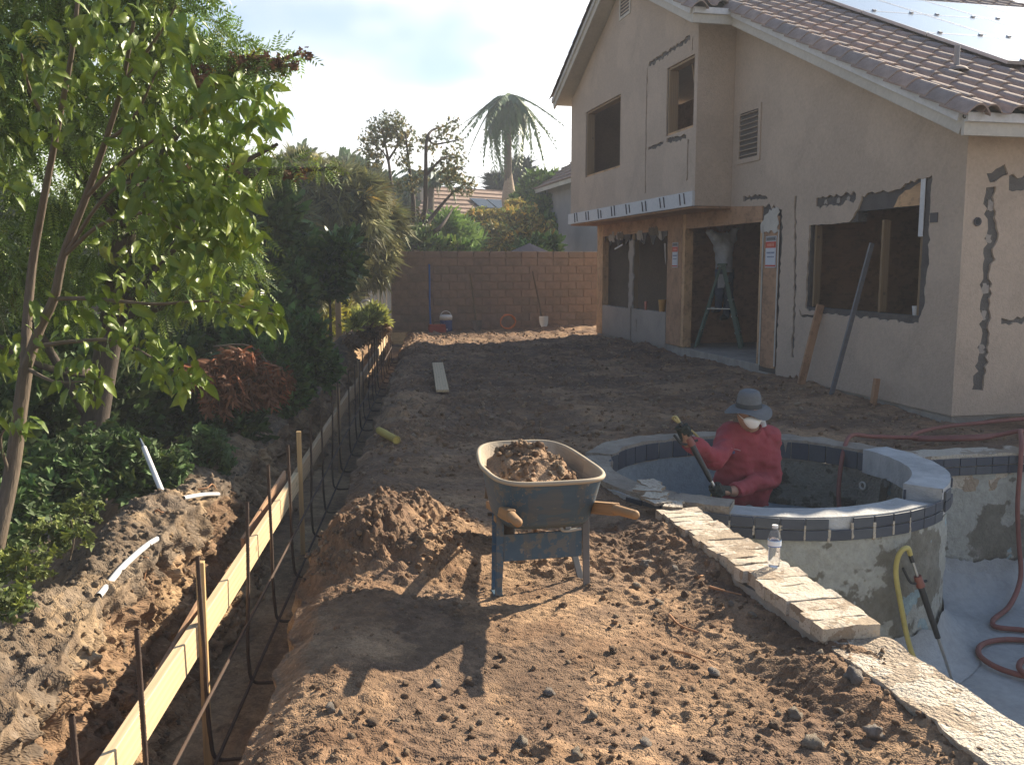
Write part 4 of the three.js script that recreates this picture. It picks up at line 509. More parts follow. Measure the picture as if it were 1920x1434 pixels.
// ---------------------------------------------------------------- wheelbarrow with its load
{
  const wb = thing('wheelbarrow', 'dented blue steel wheelbarrow with wooden handles, heaped with brown dirt', 'wheelbarrow', [1.10, -0.005, -4.42], 0.01);
  // paint rubbed and crusted with dried mud
  const paint = tex(512, 0.9, (u, v) => { const a = pf(u, v, 7, 5, 3), b = pf(u, v, 26, 4, 8), st = pn(u * 40, v * 4, 40, 12) * 0.6 + 0.4 * pf(u, v, 10, 3, 15); let k = mix3([0.040, 0.088, 0.140], [0.070, 0.125, 0.175], b); if (st > 0.62) k = mix3(k, [0.15, 0.13, 0.10], 0.45 * b + 0.1); if (a * 0.5 + b * 0.5 > 0.63) k = mix3(k, [0.17, 0.15, 0.12], 0.55); if (pn(u * 60, v * 60, 60, 4) > 0.92) k = mix3(k, [0.28, 0.24, 0.19], 0.6); return k; });
  const blue = std({ map: paint, roughness: 0.55, metalness: 0.15 }), muddy = std({ map: T.rough, color: lin(0.46, 0.385, 0.29), roughness: 0.95, bumpMap: T.roughBump, bumpScale: 0.003 }), rim = std({ map: T.rough, color: lin(0.52, 0.43, 0.31), roughness: 0.8 });
  // rounded-rectangle ring at height level; t 0 bottom, 1 rim
  const ringPt = (t, a, inset) => { const w = lerp(0.215, 0.270, Math.pow(t, 0.7)) - inset, zf = lerp(0.32, 0.435, Math.pow(t, 0.75)) - inset, zb = lerp(-0.12, -0.40, t) + inset, r = lerp(0.07, 0.15, t), n = 4.2, c = Math.cos(a), s = Math.sin(a), e = 2 / n, X = Math.sign(c) * Math.pow(Math.abs(c), e) * w, Zu = Math.sign(s) * Math.pow(Math.abs(s), e), narrow = Zu < 0 ? 1 - 0.16 * -Zu : 1; return V(X * narrow, lerp(0.366, 0.612, t) + (Zu < 0 ? 0.03 * -Zu * t : 0), Zu > 0 ? Zu * zf : -Zu * zb); };
  const skin = (inset, flip) => sheet(72, 10, (u, v) => { const a = u * 2 * Math.PI * (flip ? -1 : 1), t = Math.max(0, (v - 0.1) / 0.9), p = v < 0.1 ? ringPt(0, a, inset).multiply(V(v / 0.1, 1, v / 0.1)) : ringPt(t, a, inset); return [p.x, p.y + (inset ? 0.006 : 0), p.z, u * 1.8, v * 0.5]; });
  part('tray_shell', skin(0, false), blue, wb); part('tray_inside', skin(0.005, true), muddy, wb).userData.label = 'mud-crusted inside of the tray';
  const rp = []; for (let i = 0; i < 48; i++) rp.push(ringPt(1, i / 48 * 2 * Math.PI, -0.004)); const rc = new THREE.CatmullRomCurve3(rp, true); part('rolled_rim', new THREE.TubeGeometry(rc, 120, 0.0115, 8, true), rim, wb);
  const hw = std({ map: T.pine, color: lin(0.42, 0.27, 0.155), roughness: 0.75 }), lw = std({ map: T.rough, color: lin(0.20, 0.20, 0.20), metalness: 0.3, roughness: 0.7 });
  for (const k of [-1, 1]) {
    const tip = V(k * 0.262, 0.525, 0.73), grip = V(k * 0.245, 0.500, 0.54), mid = V(k * 0.20, 0.405, 0.10), nose = V(k * 0.085, 0.22, -0.72);
    const h = part('handle', merge([bar(nose, mid, 0.04, 0.045, 0.006), bar(mid, grip, 0.042, 0.058, 0.008), capped(grip.clone().lerp(mid, 0.04), tip, 0.024, 0.021, 10), new THREE.SphereGeometry(0.021, 10, 6).translate(tip.x, tip.y, tip.z)]), hw, wb);
    part('bolt', new THREE.CylinderGeometry(0.012, 0.012, 0.008, 10).translate(k * 0.21, 0.445, 0.15), M.steel, h);
    // leg: flat steel strap, knee and two struts
    const knee = V(k * 0.215, 0.40, 0.16), foot = V(k * 0.225, 0.0, 0.17), back = V(k * 0.175, 0.37, -0.12), foot2 = V(k * 0.225, 0.0, 0.09);
    part('leg', merge([bar(V(k * 0.215, 0.40, 0.17), V(k * 0.22, 0.14, 0.175), 0.036, 0.012, 0.003), bar(V(k * 0.22, 0.15, 0.175), foot, 0.034, 0.014, 0.003), bar(foot, foot2, 0.046, 0.012, 0.003), bar(foot2, back, 0.036, 0.012, 0.003)]), k < 0 ? blue : lw, wb);
    part('nose_brace', bar(V(k * 0.09, 0.24, -0.78), V(k * 0.15, 0.50, -0.40), 0.025, 0.006), lw, wb);
  }
  part('leg_brace_plate', bx(0.40, 0.135, 0.014, 0.0, 0.235, 0.165, 0.004), blue, wb);
  part('cross_bracket', tube([V(0.06, 0.36, 0.12), V(0.065, 0.37, 0.14), V(0.085, 0.34, 0.165), V(0.095, 0.31, 0.18), V(0.19, 0.312, 0.182)], 0.008, 24, 6), std({ map: T.rough, color: lin(0.55, 0.54, 0.5), metalness: 0.4, roughness: 0.5 }), wb);
  part('cross_bar', bx(0.44, 0.03, 0.05, 0, 0.353, 0.06), hw, wb);
  const wheel = part('wheel', new THREE.TorusGeometry(0.13, 0.04, 12, 32).rotateY(Math.PI / 2).translate(0, 0.165, -0.70), std({ color: lin(0.03, 0.03, 0.03), roughness: 0.9 }), wb); part('rim_disc', new THREE.CylinderGeometry(0.11, 0.11, 0.04, 24).rotateZ(Math.PI / 2).translate(0, 0.165, -0.70), M.steel, wheel); part('axle', new THREE.CylinderGeometry(0.011, 0.011, 0.2, 10).rotateZ(Math.PI / 2).translate(0, 0.165, -0.70), M.steel, wheel);
  const loadY = (x, z) => { const d = Math.hypot((x + 0.03) / 0.25, (z + 0.06) / 0.33); return 0.520 + 0.150 * Math.max(0, 1 - d * d * 0.9) * (1 + 0.35 * fbm(x * 8 + 3, z * 8, 3)) + 0.02 * fbm(x * 22, z * 22, 3) + 0.55 * lumps(x + 9, z + 9, 0.05, 0.7, 91) + 0.5 * lumps(x + 9, z + 9, 0.022, 0.6, 95); };
  const heap = thing('dirt_heap', 'heap of loose sunlit brown dirt in the wheelbarrow tray', 'dirt', [1.10, -0.005, -4.42], 0.01);
  part('soil_mound', sheet(110, 60, (u, v) => { const a = u * 2 * Math.PI, q = ringPt(0.66, a, 0.012), x = q.x * v, z = -0.03 + (q.z + 0.03) * v; return [x, v > 0.985 ? q.y - 0.004 : Math.max(loadY(x, z), 0.515), z, x, z]; }), M.soil, heap);
  scatter('soil_clods', '', 380, 15, (r) => { const a = r() * 6.28, d = Math.sqrt(r()) * 0.9, q = ringPt(0.62, a, 0.04), x = q.x * d, z = -0.03 + (q.z + 0.03) * d, k = 0.005 + 0.02 * Math.pow(r(), 3); return [x, loadY(x, z) + k * 0.3, z, k]; }, EARTH, heap);
}
// ---------------------------------------------------------------- bottle on the brick edging
{
  const b = thing('water_bottle', 'clear plastic water bottle with a blue and white label on the brick edging', 'bottle', [2.17, 0.147, -3.93]);
  const plast = new THREE.MeshPhysicalMaterial({ color: lin(0.95, 0.97, 1), roughness: 0.05, transmission: 0.95, thickness: 0, ior: 1.3 });
  const pr = [[0, 0.002], [0.024, 0.0], [0.0305, 0.006]]; for (let i = 0; i < 8; i++) { const y = 0.012 + i * 0.012; pr.push([0.031, y], [0.0285, y + 0.006]); } pr.push([0.031, 0.108], [0.0315, 0.135], [0.030, 0.150], [0.021, 0.178], [0.0135, 0.190], [0.0125, 0.196]);
  part('bottle_shell', new THREE.LatheGeometry(pr.map((p) => new THREE.Vector2(p[0], p[1])), 28), plast, b);
  part('water', new THREE.LatheGeometry([[0, 0.004], [0.022, 0.004], [0.0275, 0.012], [0.0272, 0.104], [0.0295, 0.112], [0.0295, 0.142], [0, 0.142]].map((p) => new THREE.Vector2(...p)), 24), new THREE.MeshPhysicalMaterial({ color: lin(1, 1, 1), roughness: 0, transmission: 1, thickness: 0.05, ior: 1.33 }), b);
  part('cap', new THREE.CylinderGeometry(0.0145, 0.0145, 0.015, 20).translate(0, 0.203, 0), M.white, b);
  const cv = document.createElement('canvas'); cv.width = 256; cv.height = 64; const x = cv.getContext('2d'); x.fillStyle = '#e8edf2'; x.fillRect(0, 0, 256, 64); x.fillStyle = '#23448e'; x.fillRect(70, 0, 76, 64); x.fillStyle = '#8fb4de'; x.fillRect(0, 0, 256, 8); x.fillRect(62, 8, 8, 56); x.fillStyle = '#3b63a8'; x.fillRect(0, 56, 256, 8); const lt = new THREE.CanvasTexture(cv); lt.colorSpace = THREE.SRGBColorSpace;
  part('label_band', new THREE.CylinderGeometry(0.0322, 0.0322, 0.032, 32, 1, true).rotateY(-0.3).translate(0, 0.124, 0), std({ map: lt, roughness: 0.5, side: THREE.DoubleSide }), b);
}
// ---------------------------------------------------------------- odds and ends in the yard
{
  const onDirt = (x, s, up = 0) => V(x, rightY(x, s) + up, -s);
  single('short_board', bar(onDirt(1.62, 11.25, 0.05), onDirt(1.93, 13.9, 0.06), 0.16, 0.03), M.pine, 'short pale board lying on the shaded dirt in the middle of the yard', 'board');
  { const a = onDirt(0.62, 8.4, 0.05), b = onDirt(0.73, 7.9, 0.045), g = thing('yellow_tube', 'short dusty yellow tube lying by the trench edge', 'tube'); part('tube_body', capped(a, b, 0.034, 0.034, 14), std({ map: T.dust, color: lin(0.55, 0.42, 0.10) }), g); part('end_ring', new THREE.TorusGeometry(0.032, 0.006, 6, 16).applyQuaternion(new THREE.Quaternion().setFromUnitVectors(V(0, 0, 1), b.clone().sub(a).normalize())).translate(b.x, b.y, b.z), std({ color: lin(0.40, 0.30, 0.08) }), g); }
  single('leaning_plank', bar(onDirt(6.15, 10.62, 0.0), V(6.37, 1.09, -10.60), 0.10, 0.035), M.ply, 'short wooden plank leaning on the house under the big window cut', 'plank');
  { const a = onDirt(6.05, 9.75, 0), b = V(6.36, 1.84, -9.55), g = thing('leaning_pole', 'dusty grey aluminium straightedge leaning on the house across the big window cut', 'straightedge'), m = std({ map: T.dust, color: lin(0.22, 0.22, 0.235), metalness: 0.4, roughness: 0.6 }); part('bar', bar(a, b, 0.055, 0.028), m, g); part('edge_rib', bar(a.clone().add(V(-0.024, 0, 0)), b.clone().add(V(-0.024, 0, 0)), 0.012, 0.014), m, g); }
  single('wood_stub', bar(onDirt(6.24, 9.20, -0.02), V(6.26, 0.32, -9.18), 0.06, 0.05), M.ply, 'short reddish wood stub standing against the house foot', 'wood stub');
  // cups and bottles on the sills
  const cup = (x, y, s, r1, r2, h, mat, label, cat) => { const g = thing(cat === 'cup' ? 'paper_cup' : 'drill_battery', label, cat, [x, y, -s]); part('cup_wall', new THREE.LatheGeometry([[0, 0.003], [r1, 0], [r2, h], [r2 - 0.003, h], [r1 - 0.003, 0.005]].map((p) => new THREE.Vector2(...p)), 20), mat, g); part('cup_rim', new THREE.TorusGeometry(r2, 0.003, 6, 20).rotateX(Math.PI / 2).translate(0, h, 0), mat, g); return g; };
  cup(WX + 0.07, 1.046, 8.86, 0.026, 0.036, 0.10, M.white, 'white paper cup on the sill of the big window cut', 'cup');
  cup(WX + 0.05, 0.722, 16.15, 0.05, 0.075, 0.22, std({ color: lin(0.50, 0.27, 0.08) }), 'tan tapered cup on the low panel beside the wide post', 'cup');
  cup(WX + 0.05, 0.718, 17.0, 0.02, 0.03, 0.16, std({ color: lin(0.55, 0.2, 0.13) }), 'small pinkish cup on the low panel beside the stucco strip', 'cup');
  // against the block wall
  const shovel = (x, lean, label, hm, bm) => { const g = thing('shovel', label, 'shovel', [x, rightY(x, 21.9) + 0.02, -21.86]), d = V(lean, 1.32, -0.36); part('shaft', capped(V(0, 0.20, 0), d, 0.018, 0.016), hm, g); part('socket', capped(V(-lean * 0.05, 0.10, 0.03), V(lean * 0.2, 0.34, -0.06), 0.022, 0.02), M.steel, g); const b = sheet(8, 10, (u, v) => { const w = 0.115 * Math.sqrt(Math.max(0.02, 1 - Math.pow(v, 2.6))), xx = (u - 0.5) * 2 * w; return [xx - lean * 0.1, 0.24 - v * 0.30, 0.05 + 0.03 * (u - 0.5) * (u - 0.5) * 4 + v * 0.03, u, v]; }); part('blade', b, bm, g); return g; };
  shovel(5.62, -0.16, 'round-point shovel with a dull silver blade leaning on the block wall near the house', std({ map: T.pine, color: lin(0.12, 0.10, 0.085) }), std({ color: lin(0.50, 0.50, 0.48), metalness: 0.3, roughness: 0.6 }));
  shovel(3.98, -0.08, 'dark muddy shovel leaning on the middle of the block wall', std({ map: T.pine, color: lin(0.16, 0.14, 0.10) }), std({ map: T.rough, color: lin(0.17, 0.14, 0.12) }));
  { const g = thing('water_cooler', 'blue drink cooler jug with a white lid at the foot of the block wall', 'cooler', [3.22, rightY(3.22, 21.7), -21.7]); part('jug', new THREE.LatheGeometry([[0, 0], [0.13, 0], [0.145, 0.02], [0.15, 0.26], [0.14, 0.28], [0, 0.28]].map((p) => new THREE.Vector2(...p)), 24), std({ color: lin(0.03, 0.05, 0.16), roughness: 0.5 }), g); part('lid', new THREE.LatheGeometry([[0, 0.40], [0.12, 0.40], [0.152, 0.37], [0.152, 0.28], [0, 0.28]].map((p) => new THREE.Vector2(...p)), 24), M.white, g); part('spigot', bx(0.03, 0.04, 0.05, 0, 0.06, 0.16), M.white, g); part('bail', new THREE.TorusGeometry(0.13, 0.008, 6, 20, Math.PI).translate(0, 0.36, 0), M.white, g); }
  { const g = thing('red_toolbox', 'low red toolbox beside the blue cooler at the block wall', 'toolbox', [2.98, rightY(2.98, 21.55) - 0.01, -21.5]); const m = std({ color: lin(0.30, 0.05, 0.03), roughness: 0.5 }); part('box', bx(0.40, 0.14, 0.2, 0, 0.07, 0, 0.012), m, g); part('lid', bx(0.38, 0.05, 0.19, 0, 0.168, 0, 0.02), m, g); part('carry_handle', tube([V(-0.08, 0.19, 0), V(-0.07, 0.23, 0), V(0.07, 0.23, 0), V(0.08, 0.19, 0)], 0.008, 14), M.dark, g); }
  { const P = []; const r = rng(5); for (let i = 0; i < 40; i++) { const a = i * 0.63, k = 0.17 + 0.03 * r(); P.push(V(4.78 + k * Math.cos(a), rightY(4.78, 21.9) + 0.19 + k * 0.9 * Math.sin(a) , -22.02 + 0.05 * Math.sin(i * 1.7) + 0.06)); } single('orange_cord', tube(P, 0.012, 200, 6), std({ color: lin(0.62, 0.20, 0.07), roughness: 0.5 }), 'coiled orange extension cord leaning on the block wall between the shovels', 'cord'); }
  single('blue_strap', tube([V(2.90, 1.60, -22.19), V(2.905, 1.2, -22.18), V(2.90, 0.7, -22.17), V(2.91, 0.12, -22.13)], 0.022, 24, 6), std({ color: lin(0.03, 0.10, 0.32), roughness: 0.6 }), 'blue strap hanging down the block wall', 'strap');
}
// ---------------------------------------------------------------- garden wall of tan blocks
{
  const w = thing('block_wall', 'tan concrete block garden wall across the end of the yard', 'wall');
  const bm = [[0.215, 0.155, 0.12], [0.24, 0.17, 0.128], [0.195, 0.145, 0.112], [0.225, 0.165, 0.13]].map((c) => std({ map: T.rough, color: lin(...c), bumpMap: T.roughBump, bumpScale: 0.008 }));
  part('mortar_core', bx(6.0, 1.86, 0.17, 5.0, 0.90, -22.40, 0.003), std({ map: T.rough, color: lin(0.27, 0.20, 0.15) }), w);
  const full = bx(0.388, 0.183, 0.02, 0, 0, 0, 0.006), half = bx(0.19, 0.183, 0.02, 0, 0, 0, 0.006), cap = bx(0.388, 0.15, 0.22, 0, 0, 0, 0.008);
  for (let c = 0; c < 9; c++) for (let k = 0; k < 15; k++) { const off = c % 2 ? 0.2 : 0, x = 2.0 + 0.2 + off + k * 0.4; if (k === 0 && off) { const o = part('block', half, bm[c % 4], w); o.position.set(2.1, 0.02 + c * 0.193 + 0.09, -22.31); } if (x > 7.6) break; const o = part('block', full, bm[Math.floor(h1(c, k, 9) * 4)], w); o.position.set(x, 0.02 + c * 0.193 + 0.09, -22.309 + 0.004 * h1(c, k)); }
  for (let k = 0; k < 15; k++) { const o = part('cap_block', cap, bm[(k * 3 + 1) % 4], w); o.position.set(2.2 + k * 0.4, 1.832, -22.40); }
}

// ---------------------------------------------------------------- plants: every crown is many real leaves round real limbs
const leafMat = (r, g, b, tr = 0.4, rough = 0.75) => new THREE.MeshPhysicalMaterial({ color: lin(r, g, b), roughness: rough, transmission: tr, thickness: 0, side: THREE.DoubleSide, specularIntensity: 0.5 });
// leaf shapes point along +z, face +y
function bigLeaf() { const nu = 4, nv = 8; return sheet(nu, nv, (u, v) => { const a = (u - 0.5) * 2, w = 0.25 * Math.pow(Math.sin(Math.PI * Math.pow(clamp(v * 0.97 + 0.03, 0, 1), 0.62)), 0.8) * (v > 0.86 ? 0.85 : 1), heart = v < 0.1 ? -0.10 * Math.abs(a) * (1 - v / 0.1) : 0; return [a * w, 0.30 * Math.abs(a) * w - 0.36 * v * v + 0.02 * Math.sin(v * 17) * a, v + heart, u, v]; }); }
const flat = (w, l, droop = 0, fold = 0.15) => { const g = sheet(2, 3, (u, v) => { const a = (u - 0.5) * 2, k = w / 2 * Math.sin(Math.PI * clamp(v * 0.86 + 0.1, 0, 1)); return [a * k, fold * Math.abs(a) * k - droop * v * v, v * l, u, v]; }); return g; };
function pinnate(n, L, lw, ll) { const list = []; for (let i = 0; i < n; i++) { const t = 0.2 + 0.8 * i / (n - 1), z = t * L, y = -0.22 * L * t * t; for (const k of i === n - 1 ? [0] : [-1, 1]) { const g = new THREE.BufferGeometry(); const a = k * 1.05, c = Math.cos(a), s = Math.sin(a), P = (x, zz, yy) => [x * c + zz * s, y + yy, z - x * s + zz * c]; g.setAttribute('position', new THREE.Float32BufferAttribute([...P(0, 0, 0), ...P(lw / 2, ll * 0.45, -0.002), ...P(0, ll, -ll * 0.2), ...P(-lw / 2, ll * 0.45, -0.002)], 3)); g.setIndex([0, 1, 2, 0, 2, 3]); g.computeVertexNormals(); list.push(boxUV(g)); } } return merge(list); }
function sprig(n, l, w, spread, seed) { const r = rng(seed), list = []; for (let i = 0; i < n; i++) { const g = flat(w, l * (0.7 + 0.5 * r()), l * 0.25 * r()); g.rotateX(-0.9 * r() * spread).rotateZ((r() - 0.5) * 1.5).rotateY((r() - 0.5) * 5 * spread); g.translate((r() - 0.5) * l * 0.3, 0, i / n * l * 1.4 - l * 0.3); list.push(g); } return merge(list); }
function needles(n, L, seed) { const r = rng(seed), list = []; for (let i = 0; i < n; i++) { const a = r() * 6.28, sp = 0.25 + 0.5 * r(), g = new THREE.BufferGeometry(), w = 0.006 * L * 3, x = Math.cos(a) * sp, y = Math.sin(a) * sp, l = L * (0.6 + 0.5 * r()); g.setAttribute('position', new THREE.Float32BufferAttribute([-w, 0, 0, w, 0, 0, x * l, y * l - 0.25 * l, l, x * l * 0.5 + w, y * l * 0.5 - 0.05 * l, l * 0.55], 3)); g.setIndex([0, 1, 3, 0, 3, 2]); g.computeVertexNormals(); list.push(boxUV(g)); } return merge(list); }
T.leaf = tex(128, 1, (u, v) => { const a = Math.abs(u - 0.5) * 2, vein = Math.abs(((v * 7 - a * 2.2) % 1 + 1) % 1 - 0.5) > 0.44 || a < 0.05, b = pf(u, v, 6, 4, 3); let k = [0.72 + 0.4 * b, 0.76 + 0.3 * b, 0.7 + 0.4 * b]; if (vein) k = mix3(k, [1.2, 1.1, 1.1], 0.5); if (b > 0.68) k = mix3(k, [1.2, 0.8, 0.5], 0.5); return k; });
const LEAF = { big: bigLeaf(), pepper: pinnate(7, 0.15, 0.014, 0.042), sprig: sprig(9, 0.10, 0.05, 1, 3), small: sprig(10, 0.07, 0.03, 1, 8), needle: needles(22, 0.24, 4), hang: sprig(12, 0.16, 0.03, 0.7, 12) };
const qd = (dir, roll) => { const z = dir.clone().normalize(), x = Math.abs(z.y) > 0.97 ? V(1, 0, 0) : V(0, 1, 0).cross(z).normalize(), y = z.clone().cross(x); return new THREE.Quaternion().setFromRotationMatrix(new THREE.Matrix4().makeBasis(x, y, z)).multiply(new THREE.Quaternion().setFromAxisAngle(V(0, 0, 1), roll)); };
// crown: instances of a leaf shape through the shells of blobs [centre, rx, ry]
function crown(parent, name, geo, mat, blobs, n, o = {}) {
  const r = rng(o.seed || 1), m = new THREE.InstancedMesh(geo, mat, n), mx = new THREE.Matrix4(), c = new THREE.Color(), vol = blobs.map((b) => Math.pow(b[1] * b[1] * (b[2] || b[1]), 0.72)), tot = vol.reduce((a, b) => a + b, 0);
  for (let i = 0; i < n; i++) {
    let k = r() * tot, j = 0; while (k > vol[j] && j < blobs.length - 1) k -= vol[j++];
    const [ctr, rx, ry = rx] = blobs[j], d = V(r() * 2 - 1, r() * 2 - 1, r() * 2 - 1).normalize(), rad = Math.pow(r(), o.pow || 0.45), clump = Math.min(1.08, 1 + (o.clump ?? 0.3) * n3(d.x * 2.6 + j * 5, d.y * 2.6, d.z * 2.6));
    const p = V(ctr.x + d.x * rx * rad * clump, ctr.y + d.y * ry * rad * clump, ctr.z + d.z * rx * rad * clump), dir = d.clone().multiplyScalar(o.out ?? 0.8).add(V(r() - 0.5, (r() - 0.5) - (o.droop || 0), r() - 0.5));
    const s = (o.size || 1) * (0.65 + 0.7 * r()); mx.compose(p, qd(dir, (r() - 0.5) * (o.roll ?? 3)), V(s, s, s)); m.setMatrixAt(i, mx);
    const pal = o.palette || [[1, 1, 1]], t = pal[Math.floor(r() * r() * pal.length)], g = 0.45 + 1.1 * r(); c.setRGB(t[0] * g, t[1] * g, t[2] * g); m.setColorAt(i, c);
  }
  m.name = name; m.userData.kind = 'stuff'; parent.add(m); return m;
}
const limb = (parent, pts, r0, r1, mat = M.bark, name = 'limb') => part(name, tube(pts, r0, pts.length * 5, 8, (t) => lerp(r0, r1, t)), mat, parent);
const blob = (px, py, d, rpx, k = 1) => [at(px, py, d), rpx * d / FOCAL, rpx * d / FOCAL * k];

// broad-leaved young tree beside the bank: bright heart-shaped leaves
{
  const t = thing('broadleaf_tree', 'slender young tree with big bright heart-shaped leaves beside the bank', 'tree');
  const w = (a) => a.map(([x, y, d]) => at(x, y, d));
  const trunk = w([[-38, 1180, 5.0], [-5, 1010, 5.0], [22, 880, 5.0], [38, 760, 5.0], [48, 690, 5.0]]);
  limb(t, trunk, 0.042, 0.033, M.bark, 'trunk');
  const paths = [[[48, 690, 5], [72, 620, 5], [100, 560, 4.95], [118, 480, 4.9], [160, 370, 4.8], [195, 270, 4.7], [228, 160, 4.6], [250, 40, 4.5]], [[46, 700, 5], [50, 600, 5.1], [62, 480, 5.1], [80, 380, 5.0], [105, 250, 4.9], [135, 90, 4.8], [150, -60, 4.8]],
    [[118, 480, 4.9], [190, 420, 4.7], [270, 400, 4.5], [340, 430, 4.3], [400, 470, 4.2]], [[160, 370, 4.8], [230, 300, 4.6], [310, 250, 4.4], [400, 200, 4.3], [470, 180, 4.2]], [[100, 560, 4.95], [170, 560, 4.8], [290, 570, 4.6], [400, 565, 4.5], [515, 590, 4.4]], [[62, 650, 5], [140, 640, 4.8], [220, 640, 4.6], [300, 680, 4.4], [360, 720, 4.3]], [[195, 270, 4.7], [250, 220, 4.5], [300, 120, 4.4]], [[105, 250, 4.9], [60, 180, 4.8], [30, 60, 4.7]], [[48, 690, 5], [100, 715, 4.8], [160, 715, 4.6]], [[20, 900, 5], [0, 820, 4.9], [25, 790, 4.8]], [[118, 480, 4.9], [220, 350, 4.6], [330, 340, 4.4], [430, 350, 4.25]], [[228, 160, 4.6], [300, 60, 4.4], [330, 10, 4.3]]];
  paths.forEach((p, i) => limb(t, w(p), i < 2 ? 0.026 : 0.011, i < 2 ? 0.008 : 0.003, M.bark));
  const clusters = [[470, 195, 4.2, 48, 26], [430, 175, 4.2, 40, 20], [500, 215, 4.15, 26, 12], [395, 225, 4.3, 55, 26], [330, 250, 4.4, 55, 22], [420, 300, 4.25, 60, 34], [360, 330, 4.3, 60, 30], [300, 330, 4.4, 60, 26], [430, 375, 4.2, 46, 28], [385, 400, 4.25, 55, 30], [320, 385, 4.35, 55, 26], [440, 430, 4.2, 40, 26], [400, 460, 4.2, 40, 24], [350, 440, 4.25, 50, 22], [290, 150, 4.45, 55, 18], [250, 60, 4.5, 70, 20], [190, 40, 4.55, 50, 14], [150, 90, 4.7, 60, 16], [215, 120, 4.55, 50, 14], [275, 210, 4.45, 40, 14], [60, 210, 4.8, 60, 18], [40, 100, 4.7, 55, 14], [120, 200, 4.8, 45, 10], [330, 60, 4.35, 40, 12], [425, 555, 4.5, 45, 20], [470, 575, 4.45, 35, 16], [510, 590, 4.4, 22, 10], [290, 660, 4.5, 30, 12], [330, 690, 4.4, 36, 18], [360, 715, 4.3, 24, 10], [150, 705, 4.65, 34, 16], [175, 735, 4.6, 20, 6], [195, 555, 4.8, 40, 10], [20, 795, 4.8, 30, 9], [15, 660, 4.9, 40, 8], [100, 590, 4.9, 40, 8], [230, 440, 4.6, 45, 10], [170, 300, 4.75, 40, 8], [260, 500, 4.6, 40, 12], [360, 520, 4.5, 50, 16], [15, 330, 4.9, 40, 8], [200, 600, 4.7, 50, 12], [250, 620, 4.6, 30, 8]];
  const r = rng(41), mats = [[0.25, 0.36, 0.04], [0.20, 0.31, 0.04], [0.32, 0.41, 0.045], [0.15, 0.25, 0.045], [0.42, 0.42, 0.05]].map((c) => { const m = leafMat(c[0] * 0.8, c[1] * 0.78, c[2], 0.42, 0.4); m.map = T.leaf; return m; });
  const all = [];
  for (const [x, y, d, rp, n] of clusters) for (let i = 0; i < n * 2.3; i++) { const a = r() * 6.28, k = Math.sqrt(r()) * rp * 1.15, p = at(x + Math.cos(a) * k * 1.25, y + Math.sin(a) * k, d + (r() - 0.5) * 0.5), dir = V(Math.cos(r() * 6.28) * 0.8 + 0.15, -0.15 - 0.9 * r(), Math.sin(r() * 6.28) * 0.8), s = 0.052 + 0.068 * r() * r(); all.push({ p, q: qd(dir, (r() - 0.5) * 3.4), s, m: mats[Math.floor(r() * r() * 5)] }); }
  all.sort((a, b) => b.s - a.s);
  all.slice(0, 296).forEach((l) => { const o = part('leaf', LEAF.big, l.m, t); o.position.copy(l.p); o.quaternion.copy(l.q); o.scale.setScalar(l.s); });
  const rest = new THREE.InstancedMesh(LEAF.big, mats[0], all.length - 296), mx = new THREE.Matrix4(); all.slice(296).forEach((l, i) => { rest.setMatrixAt(i, mx.compose(l.p, l.q, V(l.s, l.s, l.s))); const g = 0.75 + 0.5 * h1(i, 3); rest.setColorAt(i, new THREE.Color().setRGB(g, g, g)); }); rest.name = 'smaller_leaves'; rest.userData.kind = 'stuff'; t.add(rest);
}
